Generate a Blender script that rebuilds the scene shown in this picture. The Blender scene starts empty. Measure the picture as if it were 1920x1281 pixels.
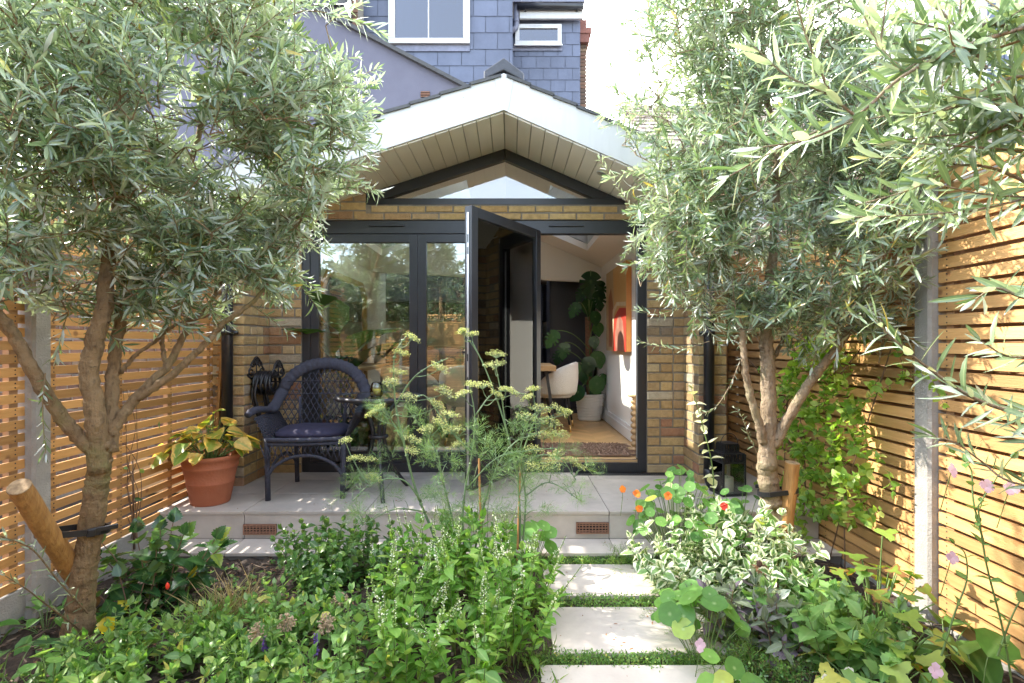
import bpy, math, random
import numpy as np
from mathutils import Vector, Matrix, noise
R = math.radians
scene = bpy.context.scene
col = scene.collection
random.seed(7); rng = np.random.default_rng(7)

# ---------------------------------------------------------------- camera, sky, sun, exposure
CZ = 1.28
cam = bpy.data.cameras.new('camera'); cam.lens = 18.75; cam.sensor_width = 36; cam.sensor_fit = 'HORIZONTAL'
cam.shift_x = 3 / 1920; cam.shift_y = 4.5 / 1920; cam.clip_start = .05; cam.clip_end = 600
camo = bpy.data.objects.new('camera', cam); col.objects.link(camo)
camo.location = (0, 0, CZ); camo.rotation_euler = (R(90), 0, 0); scene.camera = camo

SUN_EL, SUN_A = R(36.5), R(14)            # the sun stands over the fence on the -X side, a little beyond the house front
sdir = Vector((-math.cos(SUN_EL) * math.cos(SUN_A), math.cos(SUN_EL) * math.sin(SUN_A), math.sin(SUN_EL)))
w = bpy.data.worlds.new('World'); scene.world = w; w.use_nodes = True
nt = w.node_tree; nt.nodes.clear()
out = nt.nodes.new('ShaderNodeOutputWorld'); bg = nt.nodes.new('ShaderNodeBackground')
sky = nt.nodes.new('ShaderNodeTexSky'); sky.sky_type = 'NISHITA'; sky.sun_disc = False
sky.sun_elevation = SUN_EL; sky.sun_rotation = R(-76); sky.altitude = 50; sky.air_density = 1.0; sky.dust_density = .8
tc = nt.nodes.new('ShaderNodeTexCoord')
cn = nt.nodes.new('ShaderNodeTexNoise'); cn.inputs['Scale'].default_value = 2.6; cn.inputs['Detail'].default_value = 6; cn.inputs['Roughness'].default_value = .55
cmap = nt.nodes.new('ShaderNodeMapping'); cmap.inputs['Scale'].default_value = (1, 1, 2.2)
nt.links.new(tc.outputs['Generated'], cmap.inputs['Vector']); nt.links.new(cmap.outputs[0], cn.inputs['Vector'])
sep = nt.nodes.new('ShaderNodeSeparateXYZ'); nt.links.new(tc.outputs['Generated'], sep.inputs[0])
my = nt.nodes.new('ShaderNodeMapRange'); my.inputs['From Min'].default_value = -.2; my.inputs['From Max'].default_value = .7
my.inputs['To Min'].default_value = -.17; my.inputs['To Max'].default_value = .42
nt.links.new(sep.outputs['Y'], my.inputs['Value'])
add = nt.nodes.new('ShaderNodeMath'); add.operation = 'ADD'
nt.links.new(cn.outputs['Fac'], add.inputs[0]); nt.links.new(my.outputs[0], add.inputs[1])
cr = nt.nodes.new('ShaderNodeMapRange'); cr.interpolation_type = 'SMOOTHSTEP'
cr.inputs['To Min'].default_value = .12; cr.inputs['From Min'].default_value = .52; cr.inputs['From Max'].default_value = .74
nt.links.new(add.outputs[0], cr.inputs['Value'])
mx = nt.nodes.new('ShaderNodeMix'); mx.data_type = 'RGBA'
nt.links.new(cr.outputs[0], mx.inputs['Factor']); nt.links.new(sky.outputs[0], mx.inputs[6]); mx.inputs[7].default_value = (17, 16.8, 16.3, 1)
nt.links.new(mx.outputs[2], bg.inputs['Color']); bg.inputs['Strength'].default_value = .15
nt.links.new(bg.outputs[0], out.inputs['Surface'])
sl = bpy.data.lights.new('sun', 'SUN'); sl.energy = 2.0; sl.angle = R(.5); sl.color = (1, .93, .82)
so = bpy.data.objects.new('sun', sl); col.objects.link(so); so.rotation_euler = sdir.to_track_quat('Z', 'Y').to_euler(); so.location = sdir * 40
vs = scene.view_settings; vs.view_transform = 'Standard'; vs.look = 'None'; vs.exposure = 2.7; vs.gamma = 1; vs.use_curve_mapping = False
cy = scene.cycles
cy.max_bounces = 8; cy.diffuse_bounces = 4; cy.glossy_bounces = 4; cy.transmission_bounces = 6; cy.transparent_max_bounces = 28
cy.use_denoising = True; cy.caustics_reflective = False; cy.caustics_refractive = False; cy.sample_clamp_indirect = 6

# ---------------------------------------------------------------- helpers
def P(px, py, Z):
    """photo pixel at a chosen depth -> world point (used to survey positions)"""
    return Vector(((px - 957) / 1000 * Z, Z, CZ - (py - 645) / 1000 * Z))
def G(px, py, z0=-.05):
    Z = (CZ - z0) / ((py - 645) / 1000)
    return Vector(((px - 957) / 1000 * Z, Z, z0))

class MB:
    def __init__(s): s.v = []; s.f = []; s.r = []; s.m = []; s.e = []
    def add(s, vs, fs, rnd=None, mi=0, edge=None):
        b = len(s.v); s.v += [tuple(x) for x in vs]
        rnd = random.random() if rnd is None else rnd
        for f in fs: s.f.append(tuple(b + i for i in f)); s.r.append(rnd); s.m.append(mi)
        s.e += list(edge) if edge is not None else [0.] * len(vs)
        return s
    def box(s, x0, y0, z0, x1, y1, z1, rnd=None, mi=0, M=None):
        vs = [Vector(p) for p in ((x0,y0,z0),(x1,y0,z0),(x1,y1,z0),(x0,y1,z0),(x0,y0,z1),(x1,y0,z1),(x1,y1,z1),(x0,y1,z1))]
        if M is not None: vs = [M @ p for p in vs]
        return s.add(vs, [(0,3,2,1),(4,5,6,7),(0,1,5,4),(1,2,6,5),(2,3,7,6),(3,0,4,7)], rnd, mi)
    def bar(s, a, b, wd, th, up=(0,0,1), rnd=None, mi=0):
        a = Vector(a); b = Vector(b); d = b - a; L = d.length; x = d.normalized(); u = Vector(up)
        y = u.cross(x)
        if y.length < 1e-4: y = Vector((0,1,0)).cross(x)
        y.normalize(); z = x.cross(y)
        M = Matrix(((x.x,y.x,z.x,a.x),(x.y,y.y,z.y,a.y),(x.z,y.z,z.z,a.z),(0,0,0,1)))
        return s.box(0, -wd/2, -th/2, L, wd/2, th/2, rnd, mi, M)
    def tube(s, pts, r, n=8, cap=True, rnd=None, mi=0, closed=False):
        pts = [Vector(p) for p in pts]; k = len(pts)
        rs = [r] * k if not hasattr(r, '__len__') else list(r)
        vs = []; pn = None
        for i, p in enumerate(pts):
            if closed: t = pts[(i+1) % k] - pts[i-1]
            else: t = pts[min(i+1, k-1)] - pts[max(i-1, 0)]
            if t.length < 1e-9: t = Vector((0,0,1))
            t.normalize()
            if pn is None:
                a = Vector((0,0,1)) if abs(t.z) < .9 else Vector((1,0,0)); nn = t.cross(a).normalized()
            else:
                nn = pn - t * pn.dot(t)
                if nn.length < 1e-6: nn = t.orthogonal()
                nn.normalize()
            pn = nn; bb = t.cross(nn)
            for j in range(n):
                an = 2 * math.pi * j / n
                vs.append(p + (nn * math.cos(an) + bb * math.sin(an)) * rs[i])
        fs = []
        for i in range(k if closed else k - 1):
            i2 = (i + 1) % k
            for j in range(n):
                j2 = (j + 1) % n
                fs.append((i*n+j, i*n+j2, i2*n+j2, i2*n+j))
        if cap and not closed: fs.append(tuple(range(n-1, -1, -1))); fs.append(tuple((k-1)*n + j for j in range(n)))
        return s.add(vs, fs, rnd, mi)
    def lathe(s, prof, c=(0,0,0), n=32, rnd=None, mi=0, M=None):
        c = Vector(c); vs = []
        for (r, z) in prof:
            for j in range(n):
                a = 2 * math.pi * j / n; p = Vector((r*math.cos(a), r*math.sin(a), z))
                if M is not None: p = M @ p
                vs.append(p + c)
        fs = [(i*n+j, i*n+(j+1)%n, (i+1)*n+(j+1)%n, (i+1)*n+j) for i in range(len(prof)-1) for j in range(n)]
        if prof[0][0] > 1e-5: fs.append(tuple(range(n-1,-1,-1)))
        if prof[-1][0] > 1e-5: fs.append(tuple((len(prof)-1)*n+j for j in range(n)))
        return s.add(vs, fs, rnd, mi)
    def prism(s, poly, d, rnd=None, mi=0):
        """poly: list of 3-D points (one plane); d: extrusion vector"""
        d = Vector(d); n = len(poly); vs = [Vector(p) for p in poly] + [Vector(p) + d for p in poly]
        fs = [tuple(range(n-1,-1,-1)), tuple(range(n, 2*n))] + [(i,(i+1)%n,n+(i+1)%n,n+i) for i in range(n)]
        return s.add(vs, fs, rnd, mi)
    def build(s, name, mat, parent=None, smooth=False, bevel=0, origin=None):
        o0 = Vector(origin) if origin is not None else (Vector(parent_world(parent)) if parent is not None else Vector((0,0,0)))
        me = bpy.data.meshes.new(name)
        v = np.array(s.v, dtype=np.float64) - np.array(o0)
        me.from_pydata(v.tolist(), [], s.f)
        mats = mat if isinstance(mat, (list, tuple)) else [mat]
        for m_ in mats: me.materials.append(m_)
        a = me.attributes.new('rnd', 'FLOAT', 'FACE'); a.data.foreach_set('value', np.array(s.r, dtype=np.float32))
        if any(s.e):
            e = me.attributes.new('edge', 'FLOAT', 'POINT'); e.data.foreach_set('value', np.array(s.e, dtype=np.float32))
        me.polygons.foreach_set('material_index', np.array(s.m, dtype=np.int32))
        if smooth: me.polygons.foreach_set('use_smooth', np.ones(len(s.f), dtype=bool))
        me.update()
        o = bpy.data.objects.new(name, me); col.objects.link(o)
        if parent is not None: o.parent = parent
        else: o.location = o0
        if bevel:
            b = o.modifiers.new('bevel', 'BEVEL'); b.width = bevel; b.segments = 2; b.limit_method = 'ANGLE'; b.angle_limit = R(40)
        return o
def parent_world(p):
    l = Vector((0,0,0))
    while p is not None: l += p.location; p = p.parent
    return l
def thing(name, label, cat, loc=(0,0,0), group=None):
    o = bpy.data.objects.new(name, None); col.objects.link(o); o.location = loc; o.empty_display_size = .05
    o['label'] = label; o['category'] = cat
    if group: o['group'] = group
    return o
def tag(o, label, cat, group=None):
    o['label'] = label; o['category'] = cat
    if group: o['group'] = group
    return o
def kind(o, k): o['kind'] = k; return o

# ---------------------------------------------------------------- materials
def base_mat(name):
    m = bpy.data.materials.new(name); m.use_nodes = True
    t = m.node_tree; p = t.nodes['Principled BSDF']; return m, t, p
def ramp(t, stops):
    r = t.nodes.new('ShaderNodeValToRGB'); e = r.color_ramp.elements
    while len(e) < len(stops): e.new(.5)
    for i, (pos, c) in enumerate(stops): e[i].position = pos; e[i].color = (*c, 1)
    return r
def M(name, c1, c2=None, rough=.6, scale=6, stretch=(1,1,1), bump=0, bscale=60, rnd=0, metal=0, spec=.5, stops=None, contrast=.35, coat=0, bstretch=None):
    m, t, p = base_mat(name); N = t.nodes.new; L = t.links.new
    p.inputs['Roughness'].default_value = rough; p.inputs['Metallic'].default_value = metal; p.inputs['Specular IOR Level'].default_value = spec
    if coat: p.inputs['Coat Weight'].default_value = coat
    c = N('ShaderNodeTexCoord'); mp = N('ShaderNodeMapping'); mp.inputs['Scale'].default_value = stretch; L(c.outputs['Object'], mp.inputs[0])
    at = N('ShaderNodeAttribute'); at.attribute_name = 'rnd'
    off = N('ShaderNodeVectorMath'); off.operation = 'ADD'; sc = N('ShaderNodeVectorMath'); sc.operation = 'SCALE'
    sc.inputs[0].default_value = (37.1, 11.3, 53.7); L(at.outputs['Fac'], sc.inputs['Scale']); L(mp.outputs[0], off.inputs[0]); L(sc.outputs[0], off.inputs[1])
    n = N('ShaderNodeTexNoise'); n.inputs['Scale'].default_value = scale; n.inputs['Detail'].default_value = 7; n.inputs['Roughness'].default_value = .62; L(off.outputs[0], n.inputs['Vector'])
    mr = N('ShaderNodeMapRange'); mr.inputs['From Min'].default_value = .5 - contrast/2; mr.inputs['From Max'].default_value = .5 + contrast/2; L(n.outputs['Fac'], mr.inputs['Value'])
    mix = N('ShaderNodeMix'); mix.data_type = 'RGBA'; L(mr.outputs[0], mix.inputs['Factor'])
    if stops:
        rp = ramp(t, stops); L(at.outputs['Fac'], rp.inputs['Fac'])
        dk = N('ShaderNodeHueSaturation'); dk.inputs['Value'].default_value = .62; L(rp.outputs[0], dk.inputs['Color'])
        L(dk.outputs[0], mix.inputs[6]); L(rp.outputs[0], mix.inputs[7])
    else:
        mix.inputs[6].default_value = (*c1, 1); mix.inputs[7].default_value = (*(c2 or c1), 1)
    last = mix.outputs[2]
    if rnd:
        hs = N('ShaderNodeHueSaturation'); vr = N('ShaderNodeMapRange'); vr.inputs['To Min'].default_value = 1 - rnd; vr.inputs['To Max'].default_value = 1 + rnd
        L(at.outputs['Fac'], vr.inputs['Value']); L(vr.outputs[0], hs.inputs['Value']); L(last, hs.inputs['Color']); last = hs.outputs[0]
    L(last, p.inputs['Base Color'])
    if bump:
        b = N('ShaderNodeBump'); b.inputs['Strength'].default_value = bump; b.inputs['Distance'].default_value = .01
        n2 = N('ShaderNodeTexNoise'); n2.inputs['Scale'].default_value = bscale; n2.inputs['Detail'].default_value = 5
        if bstretch:
            mp2 = N('ShaderNodeMapping'); mp2.inputs['Scale'].default_value = bstretch; L(c.outputs['Object'], mp2.inputs[0]); L(mp2.outputs[0], n2.inputs['Vector'])
        else: L(off.outputs[0], n2.inputs['Vector'])
        L(n2.outputs['Fac'], b.inputs['Height']); L(b.outputs[0], p.inputs['Normal'])
    return m
def knots(m, dark):
    """round knots in the timber"""
    t = m.node_tree; N = t.nodes.new; L = t.links.new; p = t.nodes['Principled BSDF']; src = p.inputs['Base Color'].links[0].from_socket
    c = N('ShaderNodeTexCoord'); at = N('ShaderNodeAttribute'); at.attribute_name = 'rnd'; sc = N('ShaderNodeVectorMath'); sc.operation = 'SCALE'; sc.inputs[0].default_value = (0, 91.0, 0); L(at.outputs['Fac'], sc.inputs['Scale'])
    ad = N('ShaderNodeVectorMath'); ad.operation = 'ADD'; L(c.outputs['Object'], ad.inputs[0]); L(sc.outputs[0], ad.inputs[1]); v = N('ShaderNodeTexVoronoi'); v.inputs['Scale'].default_value = 6.5; L(ad.outputs[0], v.inputs['Vector'])
    q = N('ShaderNodeMapRange'); q.inputs['From Min'].default_value = .07; q.inputs['From Max'].default_value = .13; q.inputs['To Min'].default_value = .75; q.inputs['To Max'].default_value = 0; L(v.outputs['Distance'], q.inputs['Value'])
    x = N('ShaderNodeMix'); x.data_type = 'RGBA'; L(q.outputs[0], x.inputs['Factor']); L(src, x.inputs[6]); x.inputs[7].default_value = (*dark, 1); L(x.outputs[2], p.inputs['Base Color'])
def LM(name, stops, back=None, trans=.35, rough=.42, edge=None, tcol=None, ebreak=.55, rib=None, spec=.5):
    """leaf: colour by leaf, paler under side, rim colour (variegation), light passing through"""
    m, t, p = base_mat(name); N = t.nodes.new; L = t.links.new
    at = N('ShaderNodeAttribute'); at.attribute_name = 'rnd'; rp = ramp(t, stops); L(at.outputs['Fac'], rp.inputs['Fac']); last = rp.outputs[0]
    ed = N('ShaderNodeAttribute'); ed.attribute_name = 'edge'
    c = N('ShaderNodeTexCoord')
    n = N('ShaderNodeTexNoise'); n.inputs['Scale'].default_value = 38; n.inputs['Detail'].default_value = 3; L(c.outputs['Object'], n.inputs['Vector'])
    if edge:
        a = N('ShaderNodeMath'); a.operation = 'MULTIPLY_ADD'; L(n.outputs['Fac'], a.inputs[0]); a.inputs[1].default_value = .9; L(ed.outputs['Fac'], a.inputs[2])
        a2 = N('ShaderNodeMath'); a2.operation = 'ADD'; L(a.outputs[0], a2.inputs[0])
        q = N('ShaderNodeMath'); q.operation = 'MULTIPLY'; L(at.outputs['Fac'], q.inputs[0]); q.inputs[1].default_value = 7.31
        fr = N('ShaderNodeMath'); fr.operation = 'FRACT'; L(q.outputs[0], fr.inputs[0])
        q2 = N('ShaderNodeMath'); q2.operation = 'MULTIPLY'; L(fr.outputs[0], q2.inputs[0]); q2.inputs[1].default_value = .7; L(q2.outputs[0], a2.inputs[1])
        mr = N('ShaderNodeMapRange'); mr.inputs['From Min'].default_value = .75 + ebreak; mr.inputs['From Max'].default_value = .95 + ebreak; L(a2.outputs[0], mr.inputs['Value'])
        mx = N('ShaderNodeMix'); mx.data_type = 'RGBA'; L(mr.outputs[0], mx.inputs['Factor']); L(last, mx.inputs[6]); mx.inputs[7].default_value = (*edge, 1); last = mx.outputs[2]
    if rib:
        mr = N('ShaderNodeMapRange'); mr.inputs['From Min'].default_value = .0; mr.inputs['From Max'].default_value = .22; mr.inputs['To Min'].default_value = .7; mr.inputs['To Max'].default_value = 0; L(ed.outputs['Fac'], mr.inputs['Value'])
        mx = N('ShaderNodeMix'); mx.data_type = 'RGBA'; L(mr.outputs[0], mx.inputs['Factor']); L(last, mx.inputs[6]); mx.inputs[7].default_value = (*rib, 1); last = mx.outputs[2]
    hs = N('ShaderNodeHueSaturation'); vr = N('ShaderNodeMapRange'); vr.inputs['To Min'].default_value = .75; vr.inputs['To Max'].default_value = 1.25
    L(n.outputs['Fac'], vr.inputs['Value']); L(vr.outputs[0], hs.inputs['Value']); L(last, hs.inputs['Color']); last = hs.outputs[0]
    if back:
        g = N('ShaderNodeNewGeometry'); mx = N('ShaderNodeMix'); mx.data_type = 'RGBA'; L(g.outputs['Backfacing'], mx.inputs['Factor']); L(last, mx.inputs[6]); mx.inputs[7].default_value = (*back, 1); last = mx.outputs[2]
    L(last, p.inputs['Base Color']); p.inputs['Roughness'].default_value = rough; p.inputs['Specular IOR Level'].default_value = spec
    tr = N('ShaderNodeBsdfTranslucent'); tint = N('ShaderNodeMix'); tint.data_type = 'RGBA'; tint.blend_type = 'MULTIPLY'; tint.inputs['Factor'].default_value = 1
    L(last, tint.inputs[6]); tint.inputs[7].default_value = (*(tcol or (1.7, 1.9, .7)), 1); L(tint.outputs[2], tr.inputs['Color'])
    ms = N('ShaderNodeMixShader'); ms.inputs[0].default_value = trans; L(p.outputs[0], ms.inputs[1]); L(tr.outputs[0], ms.inputs[2])
    o = t.nodes['Material Output']; L(ms.outputs[0], o.inputs['Surface'])
    return m
def glass(name, tint=(.93, .96, .95), refl=1.0, ior=1.5):
    m, t, p = base_mat(name); N = t.nodes.new; L = t.links.new; t.nodes.remove(p)
    f = N('ShaderNodeFresnel'); f.inputs['IOR'].default_value = ior; ml = N('ShaderNodeMath'); ml.operation = 'MULTIPLY'; ml.use_clamp = True; ml.inputs[1].default_value = refl; L(f.outputs[0], ml.inputs[0])
    tr = N('ShaderNodeBsdfTransparent'); tr.inputs[0].default_value = (*tint, 1); gl = N('ShaderNodeBsdfGlossy'); gl.inputs['Roughness'].default_value = .003
    gl.inputs[0].default_value = (1, 1, 1, 1)
    ms = N('ShaderNodeMixShader'); L(ml.outputs[0], ms.inputs[0]); L(tr.outputs[0], ms.inputs[1]); L(gl.outputs[0], ms.inputs[2]); L(ms.outputs[0], t.nodes['Material Output'].inputs['Surface'])
    return m

m_frame = M('anthracite_paint', (.018,.019,.024), (.024,.025,.031), rough=.38, scale=9)
m_silver = M('bare_aluminium', (.55,.56,.58), rough=.35, metal=.8)
m_black = M('black_metal', (.015,.015,.018), rough=.42, bump=.1)
m_plastic = M('black_plastic', (.013,.013,.016), rough=.36, scale=14)
m_white = M('white_upvc', (.56,.555,.545), (.48,.475,.465), rough=.4, scale=5, stretch=(3,3,.5), contrast=.6)
m_soffit = M('cream_soffit', (.91,.89,.85), (.87,.85,.81), rough=.5, scale=3, rnd=.03)
m_brick = M('stock_brick', (0,0,0), rough=.85, scale=24, contrast=.5, bump=.7, bscale=85, stops=[(0,(.50,.335,.15)),(.2,(.60,.43,.20)),(.4,(.44,.285,.13)),(.55,(.54,.37,.18)),(.68,(.36,.215,.11)),(.78,(.40,.20,.115)),(.87,(.62,.47,.26)),(.95,(.21,.14,.09)),(1,(.66,.56,.40))])
m_lbrick = M('lintel_brick', (0,0,0), rough=.85, scale=24, contrast=.5, bump=.6, bscale=85, stops=[(0,(.56,.37,.15)),(.3,(.62,.44,.20)),(.6,(.52,.33,.13)),(.85,(.66,.50,.27)),(1,(.42,.25,.11))])
m_mortar = M('lime_mortar', (.27,.235,.19), (.19,.165,.13), rough=.95, scale=30, bump=.6, bscale=120)
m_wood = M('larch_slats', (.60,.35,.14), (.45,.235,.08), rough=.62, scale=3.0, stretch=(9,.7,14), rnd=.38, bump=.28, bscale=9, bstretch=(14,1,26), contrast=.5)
m_wood_l = M('larch_slats_warm_bounce', (.58,.31,.105), (.43,.215,.065), rough=.6, scale=3.0, stretch=(9,.7,14), rnd=.32, bump=.28, bscale=9, bstretch=(14,1,26), contrast=.5)  # same larch, made oranger to carry warm bounced light in its colour
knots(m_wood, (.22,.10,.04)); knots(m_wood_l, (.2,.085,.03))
m_wood_x = M('larch_slats_across', (.60,.36,.15), (.44,.24,.085), rough=.62, scale=3.0, stretch=(.7,9,14), rnd=.24, contrast=.5)
m_woodback = M('weathered_board', (.38,.23,.115), (.27,.16,.08), rough=.8, scale=4, stretch=(4,1,8))
m_stake = M('stake_timber', (.50,.27,.085), (.24,.115,.035), rough=.65, scale=9, stretch=(5,5,.5), bump=.6, bscale=20, bstretch=(6,6,.4), contrast=.45)
m_stakeend = M('sawn_timber_end', (.42,.30,.16), (.12,.07,.035), rough=.85, scale=30)
m_conc = M('concrete', (.37,.35,.315), (.25,.235,.21), rough=.9, scale=9, bump=.5, bscale=110, contrast=.5)
m_tile = M('porcelain_paving', (.56,.50,.445), (.37,.33,.295), rough=.55, scale=3.6, rnd=.06, bump=.1, bscale=34, contrast=.42)
m_tileside = M('porcelain_edge', (.36,.29,.24), (.30,.24,.2), rough=.7, scale=20)
m_grout = M('grout', (.12,.11,.10), rough=.9)
m_clay = M('air_brick_clay', (.30,.155,.10), (.24,.12,.075), rough=.85, scale=20)
m_void = M('dark_void', (.012,.01,.01), rough=1)
m_soil = M('soil', (.062,.042,.029), (.022,.015,.011), rough=.95, scale=26, bump=1, bscale=50)
m_bark = M('bark_chip', (0,0,0), rough=.9, scale=30, stops=[(0,(.035,.022,.016)),(.5,(.075,.045,.03)),(.8,(.13,.085,.055)),(1,(.24,.18,.13))])
def bark(name, c1, c2, c3, moss):
    m, t, p = base_mat(name); N = t.nodes.new; L = t.links.new; c = N('ShaderNodeTexCoord'); p.inputs['Roughness'].default_value = .9; p.inputs['Specular IOR Level'].default_value = .25
    def noise(sc, st, det=8, ro=.65):
        mp = N('ShaderNodeMapping'); mp.inputs['Scale'].default_value = st; L(c.outputs['Object'], mp.inputs[0]); n = N('ShaderNodeTexNoise'); n.inputs['Scale'].default_value = sc; n.inputs['Detail'].default_value = det; n.inputs['Roughness'].default_value = ro; L(mp.outputs[0], n.inputs['Vector']); return n.outputs['Fac']
    def rmp(f, a, b):
        q = N('ShaderNodeMapRange'); q.inputs['From Min'].default_value = a; q.inputs['From Max'].default_value = b; L(f, q.inputs['Value']); return q.outputs[0]
    def mix(f, a, b):
        x = N('ShaderNodeMix'); x.data_type = 'RGBA'; L(f, x.inputs['Factor'])
        for k, v in ((6, a), (7, b)):
            if isinstance(v, tuple): x.inputs[k].default_value = (*v, 1)
            else: L(v, x.inputs[k])
        return x.outputs[2]
    big = noise(5, (1, 1, .7)); fine = noise(34, (1.6, 1.6, .55)); spot = noise(15, (1, 1, 1.6)); ms = noise(3.2, (1, 1, 1))
    k = mix(rmp(big, .38, .62), c1, c2); k = mix(rmp(fine, .48, .68), k, c3); k = mix(rmp(spot, .64, .70), k, (.05, .036, .024)); k = mix(rmp(ms, .52, .66), k, moss)
    L(k, p.inputs['Base Color']); b = N('ShaderNodeBump'); b.inputs['Strength'].default_value = 1; b.inputs['Distance'].default_value = .02
    a = N('ShaderNodeMath'); a.operation = 'ADD'; L(fine, a.inputs[0]); L(spot, a.inputs[1]); L(a.outputs[0], b.inputs['Height']); L(b.outputs[0], p.inputs['Normal']); return m
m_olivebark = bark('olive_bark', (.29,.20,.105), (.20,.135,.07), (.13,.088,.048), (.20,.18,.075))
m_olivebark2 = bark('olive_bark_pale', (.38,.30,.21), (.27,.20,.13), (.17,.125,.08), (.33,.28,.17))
m_olive = LM('olive_leaf', [(0,(.065,.11,.055)),(.35,(.115,.165,.09)),(.65,(.16,.215,.125)),(.88,(.24,.29,.16)),(.975,(.26,.29,.12)),(1,(.42,.30,.06))], back=(.36,.40,.35), trans=.27, tcol=(1.5,1.75,.85), rough=.27, rib=(.2,.26,.14), spec=1.0)
m_olive2 = LM('olive_leaf_pale', [(0,(.08,.125,.06)),(.35,(.12,.175,.09)),(.65,(.155,.22,.125)),(.9,(.22,.28,.16)),(.98,(.3,.34,.14)),(1,(.45,.3,.06))], back=(.38,.42,.36), trans=.27, tcol=(1.45,1.7,.85), rough=.29, rib=(.25,.32,.17), spec=.9)
m_hedge = LM('evergreen_leaf', [(0,(.025,.05,.02)),(.6,(.05,.09,.035)),(1,(.09,.14,.05))], trans=.2, rough=.3)
m_mint = LM('mint_leaf', [(0,(.055,.14,.025)),(.4,(.10,.22,.04)),(.75,(.15,.29,.06)),(.93,(.26,.38,.09)),(1,(.45,.40,.10))], back=(.2,.3,.12), trans=.34, rough=.45, rib=(.16,.28,.08))
m_basil = LM('basil_leaf', [(0,(.075,.19,.025)),(.4,(.12,.27,.04)),(.75,(.18,.35,.06)),(1,(.32,.46,.11))], back=(.24,.36,.12), trans=.38, rough=.4, rib=(.24,.38,.1))
m_dark = LM('glossy_dark_leaf', [(0,(.02,.055,.02)),(.5,(.035,.095,.03)),(.85,(.065,.15,.04)),(.97,(.15,.26,.05)),(1,(.6,.45,.03))], back=(.12,.2,.08), trans=.25, rough=.22, rib=(.1,.2,.06))
m_shrub = LM('bushy_leaf', [(0,(.035,.10,.022)),(.5,(.06,.15,.032)),(.85,(.10,.22,.045)),(1,(.22,.34,.08))], back=(.14,.22,.08), trans=.3, rough=.3, rib=(.12,.22,.06))
m_nast = LM('nasturtium_leaf', [(0,(.075,.19,.04)),(.5,(.12,.27,.055)),(.96,(.19,.36,.08)),(1,(.4,.42,.07))], back=(.24,.36,.14), trans=.42, rough=.5, rib=(.38,.5,.25))
m_varieg = LM('variegated_leaf', [(0,(.10,.20,.06)),(.6,(.15,.28,.09)),(1,(.26,.38,.14))], edge=(.70,.73,.56), ebreak=.38, trans=.33, rough=.45, tcol=(1.3,1.35,.9))
m_cream = LM('cream_leaf', [(0,(.45,.5,.2)),(.5,(.66,.66,.38)),(1,(.78,.76,.58))], trans=.38, rough=.5, tcol=(1.2,1.2,.8))
m_sage = LM('sage_leaf', [(0,(.10,.13,.075)),(.5,(.15,.19,.11)),(.75,(.11,.085,.115)),(1,(.17,.12,.17))], back=(.22,.25,.19), trans=.2, rough=.7, rib=(.2,.22,.18))
m_nettle = LM('toothed_leaf', [(0,(.08,.19,.045)),(.5,(.13,.26,.065)),(1,(.21,.35,.1))], back=(.2,.3,.14), trans=.33, rough=.5, rib=(.22,.34,.12))
m_lobed = LM('autumn_lobed_leaf', [(0,(.11,.21,.035)),(.45,(.19,.29,.045)),(.9,(.28,.35,.06)),(.985,(.40,.36,.07)),(1,(.2,.09,.035))], edge=(.28,.14,.05), ebreak=1.0, trans=.36, rough=.5, rib=(.32,.38,.13))
m_prim = LM('primrose_leaf', [(0,(.05,.15,.022)),(.5,(.085,.22,.03)),(1,(.14,.3,.05))], back=(.15,.25,.09), trans=.3, rough=.45, rib=(.2,.36,.1))
m_jas = LM('climber_leaf', [(0,(.13,.26,.045)),(.5,(.24,.38,.07)),(.85,(.40,.50,.12)),(1,(.58,.60,.22))], trans=.45, rough=.45)
m_hosta = LM('hosta_leaf', [(0,(.13,.25,.035)),(.45,(.22,.34,.05)),(.7,(.36,.38,.06)),(.85,(.55,.36,.05)),(1,(.62,.34,.06))], edge=(.66,.46,.12), ebreak=.42, trans=.38, rough=.4, rib=(.3,.4,.1), tcol=(1.5,1.5,.6))
m_fennel = LM('fennel_green', [(0,(.10,.20,.09)),(.5,(.16,.27,.12)),(1,(.26,.36,.14))], trans=.25, rough=.5)
m_fstem = M('fennel_stem', (.17,.26,.12), (.10,.17,.09), rough=.45, scale=9)
m_umbel = LM('fennel_flower', [(0,(.33,.41,.12)),(.5,(.48,.52,.19)),(1,(.68,.67,.38))], trans=.3, rough=.6, tcol=(1.2,1.2,.7))
m_stem = M('green_stem', (.14,.22,.06), (.09,.15,.045), rough=.55)
m_wstem = M('woody_stem', (.17,.10,.055), (.11,.06,.035), rough=.7)
m_cane = M('bamboo_cane', (.50,.26,.10), (.38,.19,.07), rough=.55, scale=14)
m_spike = LM('basil_bract', [(0,(.26,.40,.10)),(.55,(.42,.52,.2)),(.7,(.75,.76,.62)),(1,(.85,.85,.78))], trans=.35, tcol=(1.2,1.3,.8), rough=.6)
m_ridge = M('ridge_lead', (.06,.062,.075), (.04,.042,.05), rough=.6, scale=12, bump=.4, bscale=20)
m_petal_w = LM('white_petal', [(0,(.62,.63,.5)),(1,(.82,.82,.76))], trans=.35, tcol=(1,1,1), rough=.6)
m_petal_p = LM('pink_petal', [(0,(.66,.46,.60)),(1,(.80,.64,.74))], trans=.35, tcol=(1.1,1,1.1), rough=.6)
m_petal_v = LM('violet_petal', [(0,(.14,.07,.30)),(1,(.26,.15,.46))], trans=.3, tcol=(1.1,1,1.2), rough=.6)
m_petal_o = LM('orange_petal', [(0,(.80,.16,.02)),(1,(.85,.30,.03))], trans=.35, tcol=(1.1,1,.8), rough=.5)
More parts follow.
